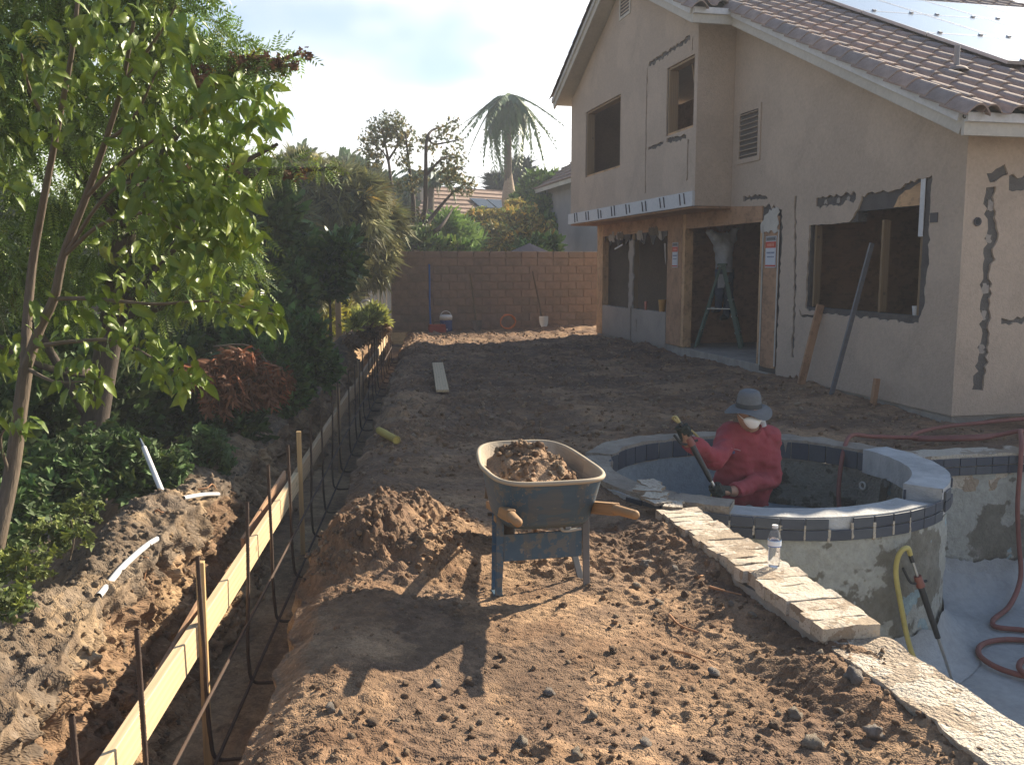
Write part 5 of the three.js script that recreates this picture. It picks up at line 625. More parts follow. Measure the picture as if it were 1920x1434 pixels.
// feathery pepper trees behind it, with rusty berry clusters
const PEP = [[0.26, 0.35, 0.08], [0.30, 0.40, 0.09], [0.20, 0.28, 0.08], [0.38, 0.44, 0.10], [0.55, 0.48, 0.10]];
{
  const t = thing('pepper_tree', 'large feathery evergreen with rusty berry clusters filling the slope behind the young tree', 'tree');
  const w = (a) => a.map(([x, y, d]) => at(x, y, d));
  limb(t, w([[150, 1000, 8.2], [175, 800, 8], [210, 600, 7.8], [235, 420, 7.5], [250, 250, 7.3]]), 0.12, 0.07, M.barkDark, 'trunk');
  for (const p of [[[210, 600, 7.8], [320, 470, 7.4], [420, 330, 7], [520, 270, 6.8]], [[235, 420, 7.5], [330, 250, 7], [420, 150, 6.7], [560, 100, 6.5]], [[235, 420, 7.5], [130, 300, 7.3], [40, 150, 7]], [[250, 250, 7.3], [300, 100, 7], [330, -40, 6.8]], [[175, 800, 8], [60, 600, 7.8], [-30, 430, 7.6]], [[210, 600, 7.8], [350, 560, 7.6], [460, 520, 7.4]], [[420, 330, 7], [520, 320, 7], [630, 315, 7]], [[190, 700, 7.9], [90, 690, 7.4], [-20, 640, 7.2]]]) limb(t, w(p), 0.045, 0.012, M.barkDark);
  const b = [[60, 60, 7.0, 130], [200, 30, 6.9, 110], [310, 40, 6.8, 90], [380, 70, 6.7, 60], [440, 100, 6.6, 45], [510, 105, 6.5, 38, 0.5], [560, 100, 6.5, 16, 0.6], [470, 130, 6.5, 50, 0.5], [340, 160, 6.9, 80], [200, 180, 7.2, 110], [60, 220, 7.3, 110], [90, 370, 7.6, 100], [230, 330, 7.5, 90], [330, 300, 7.2, 80], [450, 300, 7.1, 60], [540, 305, 7, 45, 0.5], [600, 310, 7, 30, 0.5], [300, 440, 7.6, 90], [180, 470, 7.8, 80], [30, 500, 7.8, 80], [430, 470, 7.3, 65], [460, 530, 7.3, 45], [360, 540, 7.5, 60], [120, 560, 8, 60], [240, 545, 7.8, 50], [300, 575, 7.7, 35], [20, 640, 8, 50], [-120, 150, 7.5, 160], [-120, 450, 7.6, 150], [100, -120, 7, 160], [300, -100, 7, 120]].map(([x, y, d, rr, k]) => blob(x, y, d, rr, k || 0.85));
  crown(t, 'crown', LEAF.pepper, leafMat(1, 1, 1, 0.6, 0.3), b, 12500, { seed: 9, droop: 0.5, pow: 0.6, clump: 0.8, size: 0.9, palette: PEP });
  crown(t, 'berry_clusters', LEAF.small, std({ color: lin(1, 1, 1) }), [[470, 118, 6.5, 45, 0.35], [530, 118, 6.45, 30, 0.3], [380, 140, 6.6, 35, 0.5], [570, 95, 6.45, 12], [435, 318, 6.95, 14], [552, 325, 6.95, 22, 0.5], [350, 305, 7, 20]].map(([x, y, d, rr, k]) => blob(x, y, d, rr, k || 1)), 300, { seed: 3, droop: 0.7, size: 0.42, palette: [[0.24, 0.12, 0.07], [0.20, 0.10, 0.06], [0.46, 0.34, 0.08]] });
}
// further trees and shrubs: [name, label, category, leaf, colour, blobs, count, options, limbs]
function bush(name, label, cat, leaf, colour, blobs, n, o, limbs = [], mat = M.barkDark, group) { const t = thing(name, label, cat, [0, 0, 0], 0, group); for (const [pts, a, b] of limbs) limb(t, pts.map((p) => (p.isVector3 ? p : at(...p))), a, b, mat, limbs.length && pts === limbs[0][0] ? 'trunk' : 'limb'); crown(t, 'crown', LEAF[leaf], leafMat(...colour, o.tr ?? 0.3, o.rough ?? 0.7), blobs.map((b) => (b[0].isVector3 ? b : blob(...b))), n, o); return t; }
const OL = [[0.80, 0.95, 0.75], [1, 1, 1], [1.25, 1.1, 0.8], [0.65, 0.8, 0.7]];
bush('casuarina_tree', 'dark olive fine-needled tree rising behind the trench end', 'tree', 'needle', [0.26, 0.26, 0.13], [[560, 370, 21, 70], [640, 390, 21, 75], [690, 420, 22, 55], [600, 470, 21, 80], [680, 480, 22, 50], [530, 430, 20, 50], [560, 520, 20, 60], [610, 560, 21, 44]], 9000, { seed: 21, droop: 0.35, size: 1.5, palette: [[1, 1, 1], [1.2, 1.15, 0.9], [0.8, 0.9, 0.8], [1.7, 1.3, 0.9]], tr: 0.25 }, [[[[600, 660, 21], [605, 560, 21], [600, 420, 21]], 0.16, 0.05], [[[603, 560, 21], [650, 470, 21], [690, 400, 22]], 0.07, 0.02]]);
bush('hedge_tree', 'dense dark evergreen behind the feathery trees on the slope', 'tree', 'sprig', [0.14, 0.20, 0.055], [[480, 400, 14, 70], [440, 520, 14, 80], [520, 560, 15, 60], [540, 480, 16, 50], [360, 600, 13, 60], [480, 600, 14, 50]], 4600, { seed: 22, size: 1.4, palette: OL, tr: 0.25 }, [[[[450, 760, 14], [460, 640, 14], [470, 480, 14]], 0.10, 0.04]]);
bush('glossy_shrub', 'glossy-leaved sunlit shrub climbing round the fence post', 'shrub', 'sprig', [0.13, 0.20, 0.045], [[600, 495, 16, 26], [635, 475, 16, 26], [650, 500, 16.5, 22], [610, 530, 16, 30], [650, 460, 17, 20]], 420, { seed: 23, size: 1.5, rough: 0.32, palette: [[1, 1, 1], [1.3, 1.2, 0.8], [0.7, 0.8, 0.7]], tr: 0.4 }, [[[[620, 640, 16], [618, 560, 16], [615, 490, 16]], 0.03, 0.01]]);
bush('yellow_grass_bush', 'sunlit yellow-green clump behind the fence post', 'shrub', 'hang', [0.42, 0.40, 0.06], [[600, 605, 20, 26], [575, 612, 20, 18], [640, 600, 20.5, 12]], 260, { seed: 24, size: 1.6, droop: -0.6, tr: 0.45 });
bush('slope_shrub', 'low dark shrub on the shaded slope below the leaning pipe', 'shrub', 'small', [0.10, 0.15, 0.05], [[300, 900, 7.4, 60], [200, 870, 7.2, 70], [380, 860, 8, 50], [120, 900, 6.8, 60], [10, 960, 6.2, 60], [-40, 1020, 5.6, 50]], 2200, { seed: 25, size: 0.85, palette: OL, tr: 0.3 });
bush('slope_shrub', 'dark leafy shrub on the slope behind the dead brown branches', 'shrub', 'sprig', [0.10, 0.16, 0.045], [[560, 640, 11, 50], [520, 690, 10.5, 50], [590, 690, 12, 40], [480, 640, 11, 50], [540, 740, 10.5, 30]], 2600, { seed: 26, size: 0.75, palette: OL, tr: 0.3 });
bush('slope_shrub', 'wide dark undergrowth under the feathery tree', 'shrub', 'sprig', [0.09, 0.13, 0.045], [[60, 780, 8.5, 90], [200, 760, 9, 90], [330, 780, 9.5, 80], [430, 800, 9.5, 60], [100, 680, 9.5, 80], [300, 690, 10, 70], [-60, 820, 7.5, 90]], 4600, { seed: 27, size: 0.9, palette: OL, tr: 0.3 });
{ const t = thing('dead_branches', 'heap of dead branches with hanging rust-brown leaves on the slope', 'branches'); for (const p of [[[360, 700, 8.6], [430, 660, 8.7], [530, 690, 8.8]], [[380, 740, 8.6], [450, 680, 8.8], [500, 700, 8.7]], [[400, 650, 9], [470, 650, 8.9], [530, 720, 8.8]], [[400, 770, 8.5], [440, 740, 8.6], [490, 750, 8.6]]]) limb(t, p.map((q) => at(...q)), 0.012, 0.004, M.bark, 'branch'); crown(t, 'dead_leaves', LEAF.hang, leafMat(0.19, 0.085, 0.045, 0.2, 0.9), [[395, 690, 8.6, 34, 0.5], [450, 672, 8.7, 44, 0.45], [505, 695, 8.7, 36, 0.45], [430, 715, 8.6, 50, 0.4], [405, 745, 8.5, 30, 0.5], [490, 730, 8.7, 44, 0.4], [530, 710, 8.8, 24, 0.5], [360, 700, 8.4, 20, 0.5]].map((b) => blob(...b)), 520, { seed: 28, droop: 1.8, out: 0.25, size: 0.55, clump: 0.8, palette: [[1, 1, 1], [1.5, 1.2, 1], [0.6, 0.6, 0.6]] }); }
// weeds along the outer edge of the bank
{ const r = rng(8); for (const [px, py, d, rr, n, l] of [[40, 1060, 4.6, 46, 70, 'leafy weeds on the bank edge under the young tree'], [90, 1000, 4.9, 36, 50, 'thin pale weeds beside the half-buried pipe'], [20, 1130, 4.2, 34, 44, 'yellow-green weeds low on the bank edge'], [150, 960, 5.2, 30, 36, 'small weeds at the lip of the dark slope'], [130, 1010, 4.8, 28, 30, 'creeping weeds beside the half-buried pipe on the bank']]) bush('bank_weed', l, 'weed', 'small', [0.16, 0.20, 0.055], [[px, py, d, rr * 1.2, 0.5]], n * 2, { seed: 60 + n, size: 0.42, tr: 0.4, droop: -0.3, palette: [[1, 1, 1], [1.3, 1.2, 0.8], [0.7, 0.8, 0.7]] }, [[[[px, py + 40, d], [px + 8, py, d], [px + 2, py - 36, d]], 0.004, 0.002]], M.bark, 'weeds along the bank'); }
bush('dry_grass_tuft', 'grass tuft coloured pale as if sunlit on the far end of the bank', 'grass', 'hang', [0.42, 0.44, 0.12], [[690, 600, 17.5, 16, 0.6], [705, 596, 18.5, 14, 0.7], [665, 612, 16.5, 12, 0.5]], 200, { seed: 31, size: 1.0, droop: -0.8, tr: 0.4 });  // pale leaf colour stands in for sunlight on the tuft
bush('dry_root_mat', 'brown dry root mat hanging from the far end of the bank', 'roots', 'hang', [0.20, 0.125, 0.07], [[690, 622, 17, 15, 0.6], [665, 632, 16, 12, 0.5], [710, 612, 18.4, 10, 0.8]], 170, { seed: 32, size: 0.8, droop: 1, tr: 0.2 });
// ---- beyond the wall
const Zp = (x, y, z) => atZ(x, y, z);
{ // pruned tree with bare forking limbs
  const t = thing('pruned_tree', 'pruned tree with bare forking limbs and sparse leaf tufts behind the block wall', 'tree'), z = -27, w = (a) => a.map(([x, y]) => Zp(x, y, z + 0.6 * Math.sin(x * 0.3)));
  limb(t, [V(3.1, -0.2, z), ...w([[780, 470], [772, 440], [765, 415]])], 0.16, 0.12, M.barkDark, 'trunk');
  const L = [[[770, 440], [745, 415], [735, 360], [728, 300], [715, 240]], [[772, 440], [775, 380], [768, 320], [760, 250]], [[775, 445], [795, 400], [798, 330], [802, 255], [835, 235], [850, 225]], [[785, 440], [815, 400], [850, 360], [870, 345]], [[785, 445], [820, 430], [850, 390]], [[745, 415], [735, 350], [722, 290], [700, 270]], [[798, 330], [825, 300], [850, 290]], [[802, 255], [815, 270], [860, 262]], [[728, 300], [745, 270], [742, 235]]];
  L.forEach((p, i) => limb(t, w(p), i < 5 ? 0.085 : 0.04, 0.018, M.barkDark));
  const tuft = [[710, 250, 22], [695, 275, 20], [735, 240, 24], [755, 260, 20], [700, 300, 16], [755, 300, 14], [800, 270, 16], [830, 250, 14], [850, 232, 10], [850, 300, 22], [868, 345, 18], [845, 330, 16], [740, 350, 14], [790, 330, 12], [770, 345, 16], [880, 355, 8], [862, 265, 8], [745, 225, 10], [820, 310, 12], [775, 410, 16], [800, 430, 12]].map(([x, y, rr]) => [Zp(x, y, z), rr * 1.3 * 27.5 / FOCAL]);
  crown(t, 'crown', LEAF.small, leafMat(0.28, 0.30, 0.15, 0.45, 0.5), tuft, 2700, { seed: 33, size: 0.85, clump: 0.7, palette: [[1, 1, 1], [1.6, 1.2, 0.8], [0.8, 0.9, 0.9]] });
}
bush('golden_shrub', 'rounded golden-brown flowering shrub behind the block wall', 'shrub', 'small', [0.52, 0.43, 0.13], [[900, 425, 34, 34], [950, 430, 34, 40], [985, 425, 34, 36], [1010, 445, 34, 34], [930, 455, 33, 40], [890, 450, 33, 28], [970, 400, 35, 26]], 6500, { seed: 34, size: 1.7, palette: [[1, 1, 1], [0.55, 0.75, 0.7], [1.3, 1.1, 0.9], [0.5, 0.65, 0.6]], tr: 0.35 }, [[[V(8.0, -0.2, -33), V(8.1, 1.2, -33), V(8.2, 2.4, -33)], 0.1, 0.04]]);
bush('round_tree', 'bright green round-headed tree beside the neighbouring eaves', 'tree', 'sprig', [0.20, 0.28, 0.06], [[1010, 360, 40, 34], [1030, 400, 39, 32], [990, 385, 41, 28], [1040, 350, 41, 22], [1025, 430, 38, 26]], 3200, { seed: 35, size: 1.9, palette: OL, tr: 0.35 }, [[[V(11.4, -0.2, -38), V(11.3, 2.4, -38), V(11.2, 4, -38)], 0.14, 0.06]]);
bush('cypress_tree', 'slim dark cypress behind the tall palm', 'tree', 'needle', [0.025, 0.042, 0.022], [[975, 330, 52, 16, 1.6], [970, 365, 52, 22, 1.6], [935, 360, 52, 16, 1.8], [945, 390, 52, 20]], 1100, { seed: 36, size: 2.4, droop: -1, tr: 0.1 }, [[[V(12, 0, -50), V(12, 3, -50), V(12, 6, -50)], 0.16, 0.05]]);
bush('fan_palm_clump', 'clump of green fan palm fronds behind the block wall', 'palm', 'hang', [0.20, 0.30, 0.08], [[830, 445, 30, 22], [850, 440, 30, 20], [810, 455, 30, 18], [870, 455, 31, 16]], 360, { seed: 37, size: 2.4, droop: -0.4, tr: 0.4, out: 1.3 }, [[[V(4.6, -0.2, -29.4), V(4.6, 1, -29.4), V(4.6, 2, -29.4)], 0.1, 0.09]]);
bush('green_hedge', 'light green hedge along the back of the block wall', 'hedge', 'sprig', [0.20, 0.28, 0.08], [[790, 462, 27, 26], [760, 470, 27, 20], [835, 470, 27, 18], [1000, 470, 27, 18], [1030, 462, 28, 16], [870, 470, 27, 12]], 800, { seed: 38, size: 1.9, palette: OL, tr: 0.35 });
bush('far_tree', 'dark far tree behind the casuarina', 'tree', 'sprig', [0.12, 0.16, 0.07], [[640, 345, 45, 40], [700, 370, 45, 44], [560, 350, 45, 50], [740, 400, 44, 34], [480, 380, 42, 50], [400, 420, 42, 60], [680, 340, 46, 24]], 1700, { seed: 39, size: 4.2, palette: OL, tr: 0.2 }, [[[V(-2, -3, -45), V(-2, 1, -45), V(-2, 4, -45)], 0.25, 0.12]]);
bush('far_tree', 'dark far trees low on the slope behind the feathery tree', 'tree', 'sprig', [0.10, 0.14, 0.055], [[60, 480, 26, 90], [200, 470, 28, 80], [330, 480, 28, 80], [430, 500, 26, 60], [-80, 450, 24, 120]], 1800, { seed: 40, size: 3.2, palette: OL, tr: 0.2 }, [[[V(-9, -3, -24), V(-9, 0, -24), V(-9, 3, -24)], 0.2, 0.1]]);
function frond(L, droop, leafl, seed, spread) { const list = [], pts = []; const r = rng(seed); for (let i = 0; i <= 14; i++) { const t = i / 14; pts.push(V(0, L * (0.42 * Math.sin(t * 1.9)) - droop * L * t * t, L * (spread || 0.45) * Math.sin(t * 1.4))); } list.push(clean(tube(pts, 0.02, 14, 4, (t) => 0.03 * (1 - t * 0.9)))); for (let i = 2; i <= 14; i++) for (const m of [0, 0.33, 0.66]) for (const k of [-1, 1]) { const a = pts[i - 1].clone().lerp(pts[i], m), l = leafl * (0.6 + 0.5 * r()) * Math.sin(Math.PI * (0.15 + 0.8 * i / 15)), e = V(k * l * 0.55, -l * (0.75 + 0.3 * r()), l * 0.25 * r()).add(a), g = new THREE.BufferGeometry(); g.setAttribute('position', new THREE.Float32BufferAttribute([a.x, a.y, a.z - 0.035, a.x, a.y, a.z + 0.035, (a.x + e.x) / 2 + k * l * 0.12, (a.y + e.y) / 2 + l * 0.12, a.z, e.x, e.y, e.z], 3)); g.setIndex([0, 1, 2, 1, 3, 2]); g.computeVertexNormals(); list.push(boxUV(g)); } return merge(list); }
{ // queen palm blown to one side, and a date palm behind the near roof
  const t = thing('queen_palm', 'tall queen palm with drooping feathery fronds swept to one side', 'palm'), z = -45, c = Zp(952, 226, z), fr = frond(4.6, 0.95, 0.75, 3, 0.30), fm = leafMat(0.105, 0.165, 0.05, 0.35, 0.5);
  limb(t, [V(c.x + 0.3, -0.2, z), V(c.x + 0.25, 3, z), V(c.x + 0.05, 4.9, z), V(c.x, c.y, z)], 0.30, 0.16, M.bark, 'trunk'); part('crownshaft', new THREE.LatheGeometry([[0.30, 4.2], [0.36, 4.7], [0.30, 5.2], [0.16, 6.0]].map((p) => new THREE.Vector2(...p)), 14).translate(c.x + 0.05, 0, z), std({ map: T.bark, color: lin(0.46, 0.36, 0.26) }), t);
  const r = rng(12); for (let i = 0; i < 34; i++) { const o = part('frond', fr, fm, t), a = i * 2.4; o.position.set(c.x, c.y + 0.2 * r(), z); o.rotation.set(0, a, 0); o.rotateX(-1.0 + 1.5 * (i / 34)); o.scale.setScalar(0.85 + 0.35 * r()); }
  const d = thing('date_palm', 'arching date palm fronds behind the neighbouring roof', 'palm'), e = Zp(805, 350, -40), f2 = frond(2.0, 0.7, 0.4, 5, 0.8); limb(d, [V(e.x, -0.2, -40), V(e.x, 2, -40), V(e.x, e.y, -40)], 0.22, 0.2, M.bark, 'trunk'); for (let i = 0; i < 16; i++) { const o = part('frond', f2, fm, d); o.position.copy(e); o.rotation.set(0, i * 2.4, 0); o.rotateX(-0.5 + 0.6 * i / 16); }
}
// ---- neighbouring houses
const nRoof = std({ map: T.rtile, color: lin(0.34, 0.24, 0.19) }), nWall = std({ map: T.stucco, color: lin(0.62, 0.55, 0.45) }), nGrey = std({ map: T.stucco, color: lin(0.46, 0.44, 0.43) }), glassDark = std({ color: lin(0.05, 0.06, 0.07), roughness: 0.15 });
function gableHouse(name, label, wx, wz, eave, ridge, pos, turn, wallM, wins, extra) {
  const g = thing(name, label, 'house', pos, turn), a = wx / 2, b = wz / 2, o = 0.45, k = (ridge - eave) / b;
  part('wall', new THREE.ExtrudeGeometry(shapeOf([[-b, -3], [b, -3], [b, eave], [0, ridge], [-b, eave]]), { depth: wx, bevelEnabled: false }).rotateY(Math.PI / 2).translate(-a, 0, 0), wallM, g);
  const rf = part('roof', merge([1, -1].map((s) => { const p = [V(-a - o, ridge + 0.12, 0), V(a + o, ridge + 0.12, 0), V(a + o, eave - k * o + 0.12, s * (b + o)), V(-a - o, eave - k * o + 0.12, s * (b + o))], q = p.map((v) => v.clone().add(V(0, -0.16, 0))), f = [p[0], p[1], p[2], p[0], p[2], p[3], q[0], q[1], q[2], q[0], q[2], q[3]]; for (let i = 0; i < 4; i++) { const j = (i + 1) % 4; f.push(p[i], q[i], q[j], p[i], q[j], p[j]); } const bg = new THREE.BufferGeometry().setFromPoints(f); bg.computeVertexNormals(); return boxUV(bg); })), nRoof, g);
  const rowN = Math.floor((b + o) / 0.4); for (const s of [1, -1]) for (let i = 0; i <= rowN; i++) { const zz = s * (i * 0.4 + 0.1), y = ridge + 0.135 - k * Math.abs(zz); part('tile_course', bar(V(-a - o, y, zz), V(a + o, y, zz), 0.10, 0.05), nRoof, rf); }
  for (const e of [-1, 1]) part('fascia', bx(wx + 2 * o, 0.16, 0.03, 0, eave - k * o - 0.02, e * (b + o + 0.02)), M.cream, rf);
  for (const [x, y, w, h, side] of wins) { const zz = side * (b + 0.012), f = part('window', bx(w, h, 0.03, x, y, zz), M.cream, g); part('pane', bx(w - 0.12, h - 0.12, 0.01, x, y, zz + side * 0.016), glassDark, f); }
  if (extra) extra(g, rf, a, b); return g;
}
gableHouse('neighbour_house', 'tan house with a low tiled gable roof and chimney beyond the block wall', 7, 6.5, 3.5, 5.35, [7.2, 0, -47], 0.5, nWall, [[-1.6, 2.4, 1.2, 1.2, 1], [1.4, 2.4, 1.2, 1.2, 1]], (g, rf, a) => { part('chimney', bx(0.6, 2.6, 0.7, -a + 0.9, 4.7, 1.2), nWall, rf); for (const x of [0.8, 1.9]) part('roof_panel', bar(V(x, 4.85, 1.25), V(x, 4.35, 2.15), 1.0, 0.05), glassDark, rf); });
gableHouse('neighbour_house', 'grey two-storey house with dark tiled eaves close behind the near house', 9, 8, 4.9, 7.4, [13.9, 0, -34.5], Math.PI / 2, nGrey, [[-3.9, 4.0, 0.5, 1.2, 1]], null);
gableHouse('neighbour_house', 'pale house glimpsed low through the trees on the slope', 11, 7, -0.2, 1.6, [-8.5, 0, -28], 0.15, std({ map: T.stucco, color: lin(0.62, 0.50, 0.38) }), [[-2.0, -1.0, 1.6, 1.1, 1], [1.2, -1.0, 1.6, 1.1, 1], [4, -1.0, 1.2, 1.1, 1]], null);
{ const g = thing('patio_umbrella', 'brown patio umbrella canopy showing over the block wall', 'umbrella', [6.2, 0, -25.6]); const m = std({ color: lin(0.14, 0.10, 0.09), roughness: 0.9, side: THREE.DoubleSide }); part('canopy', new THREE.ConeGeometry(1.0, 0.42, 8, 1, true).translate(0, 1.98, 0), m, g); part('pole', capped(V(0, -0.1, 0), V(0, 2.2, 0), 0.022), M.steel, g); part('valance', new THREE.CylinderGeometry(1.0, 1.0, 0.12, 8, 1, true).translate(0, 1.71, 0), m, g); }
// ---- fence post, picket fence, standpipe
{ const y0 = leftY(0.5, 18.3); const g = thing('fence_post', 'grey weathered wooden post standing on the slope beside the trench', 'post', [0.60, y0 - 0.2, -18.3]); part('post_shaft', bx(0.11, 1.75 - y0, 0.11, 0, (1.75 - y0) / 2, 0, 0.008), M.oldWood, g); part('post_top', new THREE.ConeGeometry(0.075, 0.05, 4).rotateY(Math.PI / 4).translate(0, 1.77 - y0, 0), M.oldWood, g); }
{ const g = thing('picket_fence', 'thin pale metal picket fence stepping down the slope beside the block wall', 'fence'), m = std({ color: lin(0.55, 0.50, 0.42), metalness: 0.2, roughness: 0.6 }); const A = V(1.95, 1.05, -23.2), B = V(0.85, 0.62, -22.4); part('rail', bar(A, B, 0.03, 0.03), m, g); part('rail', bar(A.clone().add(V(0, -0.75, 0)), B.clone().add(V(0, -0.75, 0)), 0.03, 0.03), m, g); for (let i = 0; i < 11; i++) { const p = A.clone().lerp(B, i / 10); part('picket', bx(0.022, 0.98, 0.022, p.x, p.y - 0.38, p.z + 0.02), m, g); } }
{ const g = thing('standpipe', 'grey bent standpipe beside the far spoil heap', 'pipe'), m = std({ color: lin(0.34, 0.33, 0.31), metalness: 0.5, roughness: 0.6 }), p = at(678, 598, 19.4); part('riser', capped(p.clone().add(V(0, -0.3, 0)), p.clone().add(V(0, 0.32, 0)), 0.03), m, g); part('elbow', tube([p.clone().add(V(0, 0.30, 0)), p.clone().add(V(0.02, 0.36, 0)), p.clone().add(V(0.14, 0.37, 0)), p.clone().add(V(0.17, 0.3, 0)), p.clone().add(V(0.17, 0.12, 0))], 0.026, 24), m, g); }

// ---------------------------------------------------------------- people: bodies and clothes as smooth surfaces round jointed limbs
const seg = (a, b, ra, rb = ra) => { const d = b.clone().sub(a), L = d.lengthSq() || 1e-9; return (p) => { const t = clamp(((p.x - a.x) * d.x + (p.y - a.y) * d.y + (p.z - a.z) * d.z) / L, 0, 1), x = p.x - a.x - d.x * t, y = p.y - a.y - d.y * t, z = p.z - a.z - d.z * t; return Math.sqrt(x * x + y * y + z * z) - lerp(ra, rb, t); }; };
const ell = (c, r) => (p) => { const x = (p.x - c.x) / r.x, y = (p.y - c.y) / r.y, z = (p.z - c.z) / r.z, k = Math.sqrt(x * x + y * y + z * z); return (k - 1) * Math.min(r.x, r.y, r.z); };
const smin = (fs, k) => (p) => { let m = 1e9; for (const f of fs) { const d = f(p), h = Math.max(0, k - Math.abs(m - d)) / k; m = Math.min(m, d) - h * h * k * 0.25; } return m; };
function surface(f, lo, hi, cell) {
  const c = lo.clone().add(hi).multiplyScalar(0.5), half = Math.max(hi.x - lo.x, hi.y - lo.y, hi.z - lo.z) / 2 + cell * 3, N = Math.min(120, Math.ceil(2 * half / cell)), mc = new MarchingCubes(N, new THREE.MeshBasicMaterial(), false, false, 120000), p = V(0, 0, 0);
  mc.isolation = 0; const hs = N / 2; for (let z = 0; z < N; z++) for (let y = 0; y < N; y++) for (let x = 0; x < N; x++) { p.set(c.x + (x - hs) / hs * half, c.y + (y - hs) / hs * half, c.z + (z - hs) / hs * half); mc.field[x + y * N + z * N * N] = -f(p); }
  mc.update(); const n = mc.count; let g = new THREE.BufferGeometry(); const a = new Float32Array(n * 3), src = mc.positionArray; for (let i = 0; i < n; i++) { a[i * 3] = c.x + src[i * 3] * half; a[i * 3 + 1] = c.y + src[i * 3 + 1] * half; a[i * 3 + 2] = c.z + src[i * 3 + 2] * half; }
  g.setAttribute('position', new THREE.BufferAttribute(a, 3)); g = mergeVertices(g, 1e-5); const q = g.attributes.position, nn = new Float32Array(q.count * 3), e = 0.002;
  for (let i = 0; i < q.count; i++) { p.set(q.getX(i), q.getY(i), q.getZ(i)); const f0 = (dx, dy, dz) => f(V(p.x + dx, p.y + dy, p.z + dz)); const v = V(f0(e, 0, 0) - f0(-e, 0, 0), f0(0, e, 0) - f0(0, -e, 0), f0(0, 0, e) - f0(0, 0, -e)).normalize(); nn.set([v.x, v.y, v.z], i * 3); }
  g.setAttribute('normal', new THREE.BufferAttribute(nn, 3)); return boxUVsoft(g);
}
// fingers closed round a rod: centre c, rod axis a, direction from rod to palm b
function fist(c, a, b, R = 0.022) { const n = a.clone().cross(b).normalize(), pt = (off, ang, rr) => c.clone().addScaledVector(a, off).addScaledVector(b, Math.cos(ang) * rr).addScaledVector(n, Math.sin(ang) * rr), fs = []; const L = [0.95, 1.08, 1.0, 0.82];
  for (let i = 0; i < 4; i++) { const o = (i - 1.5) * 0.021, rr = R + 0.010; for (let k = 0; k < 3; k++) fs.push(seg(pt(o, 0.55 + k * 1.15 * L[i], rr + 0.004), pt(o, 0.55 + (k + 1) * 1.15 * L[i], rr), 0.0115 - k * 0.0009)); }
  fs.push(seg(pt(-0.034, 0, R + 0.02), pt(0.034, 0, R + 0.02), 0.019), seg(pt(-0.03, 0.3, R + 0.022), pt(0.03, 0.3, R + 0.022), 0.016)); fs.push(seg(pt(-0.036, -0.35, R + 0.02), pt(-0.040, -1.2, R + 0.014), 0.0135, 0.012), seg(pt(-0.040, -1.2, R + 0.014), pt(-0.030, -2.1, R + 0.010), 0.012, 0.0105)); return smin(fs, 0.008); }
const cloth = (r, g, b) => std({ color: lin(r, g, b), map: T.dust, roughness: 0.95, bumpMap: T.roughBump, bumpScale: 0.003 }), skinM = std({ color: lin(0.36, 0.20, 0.13), roughness: 0.6 });
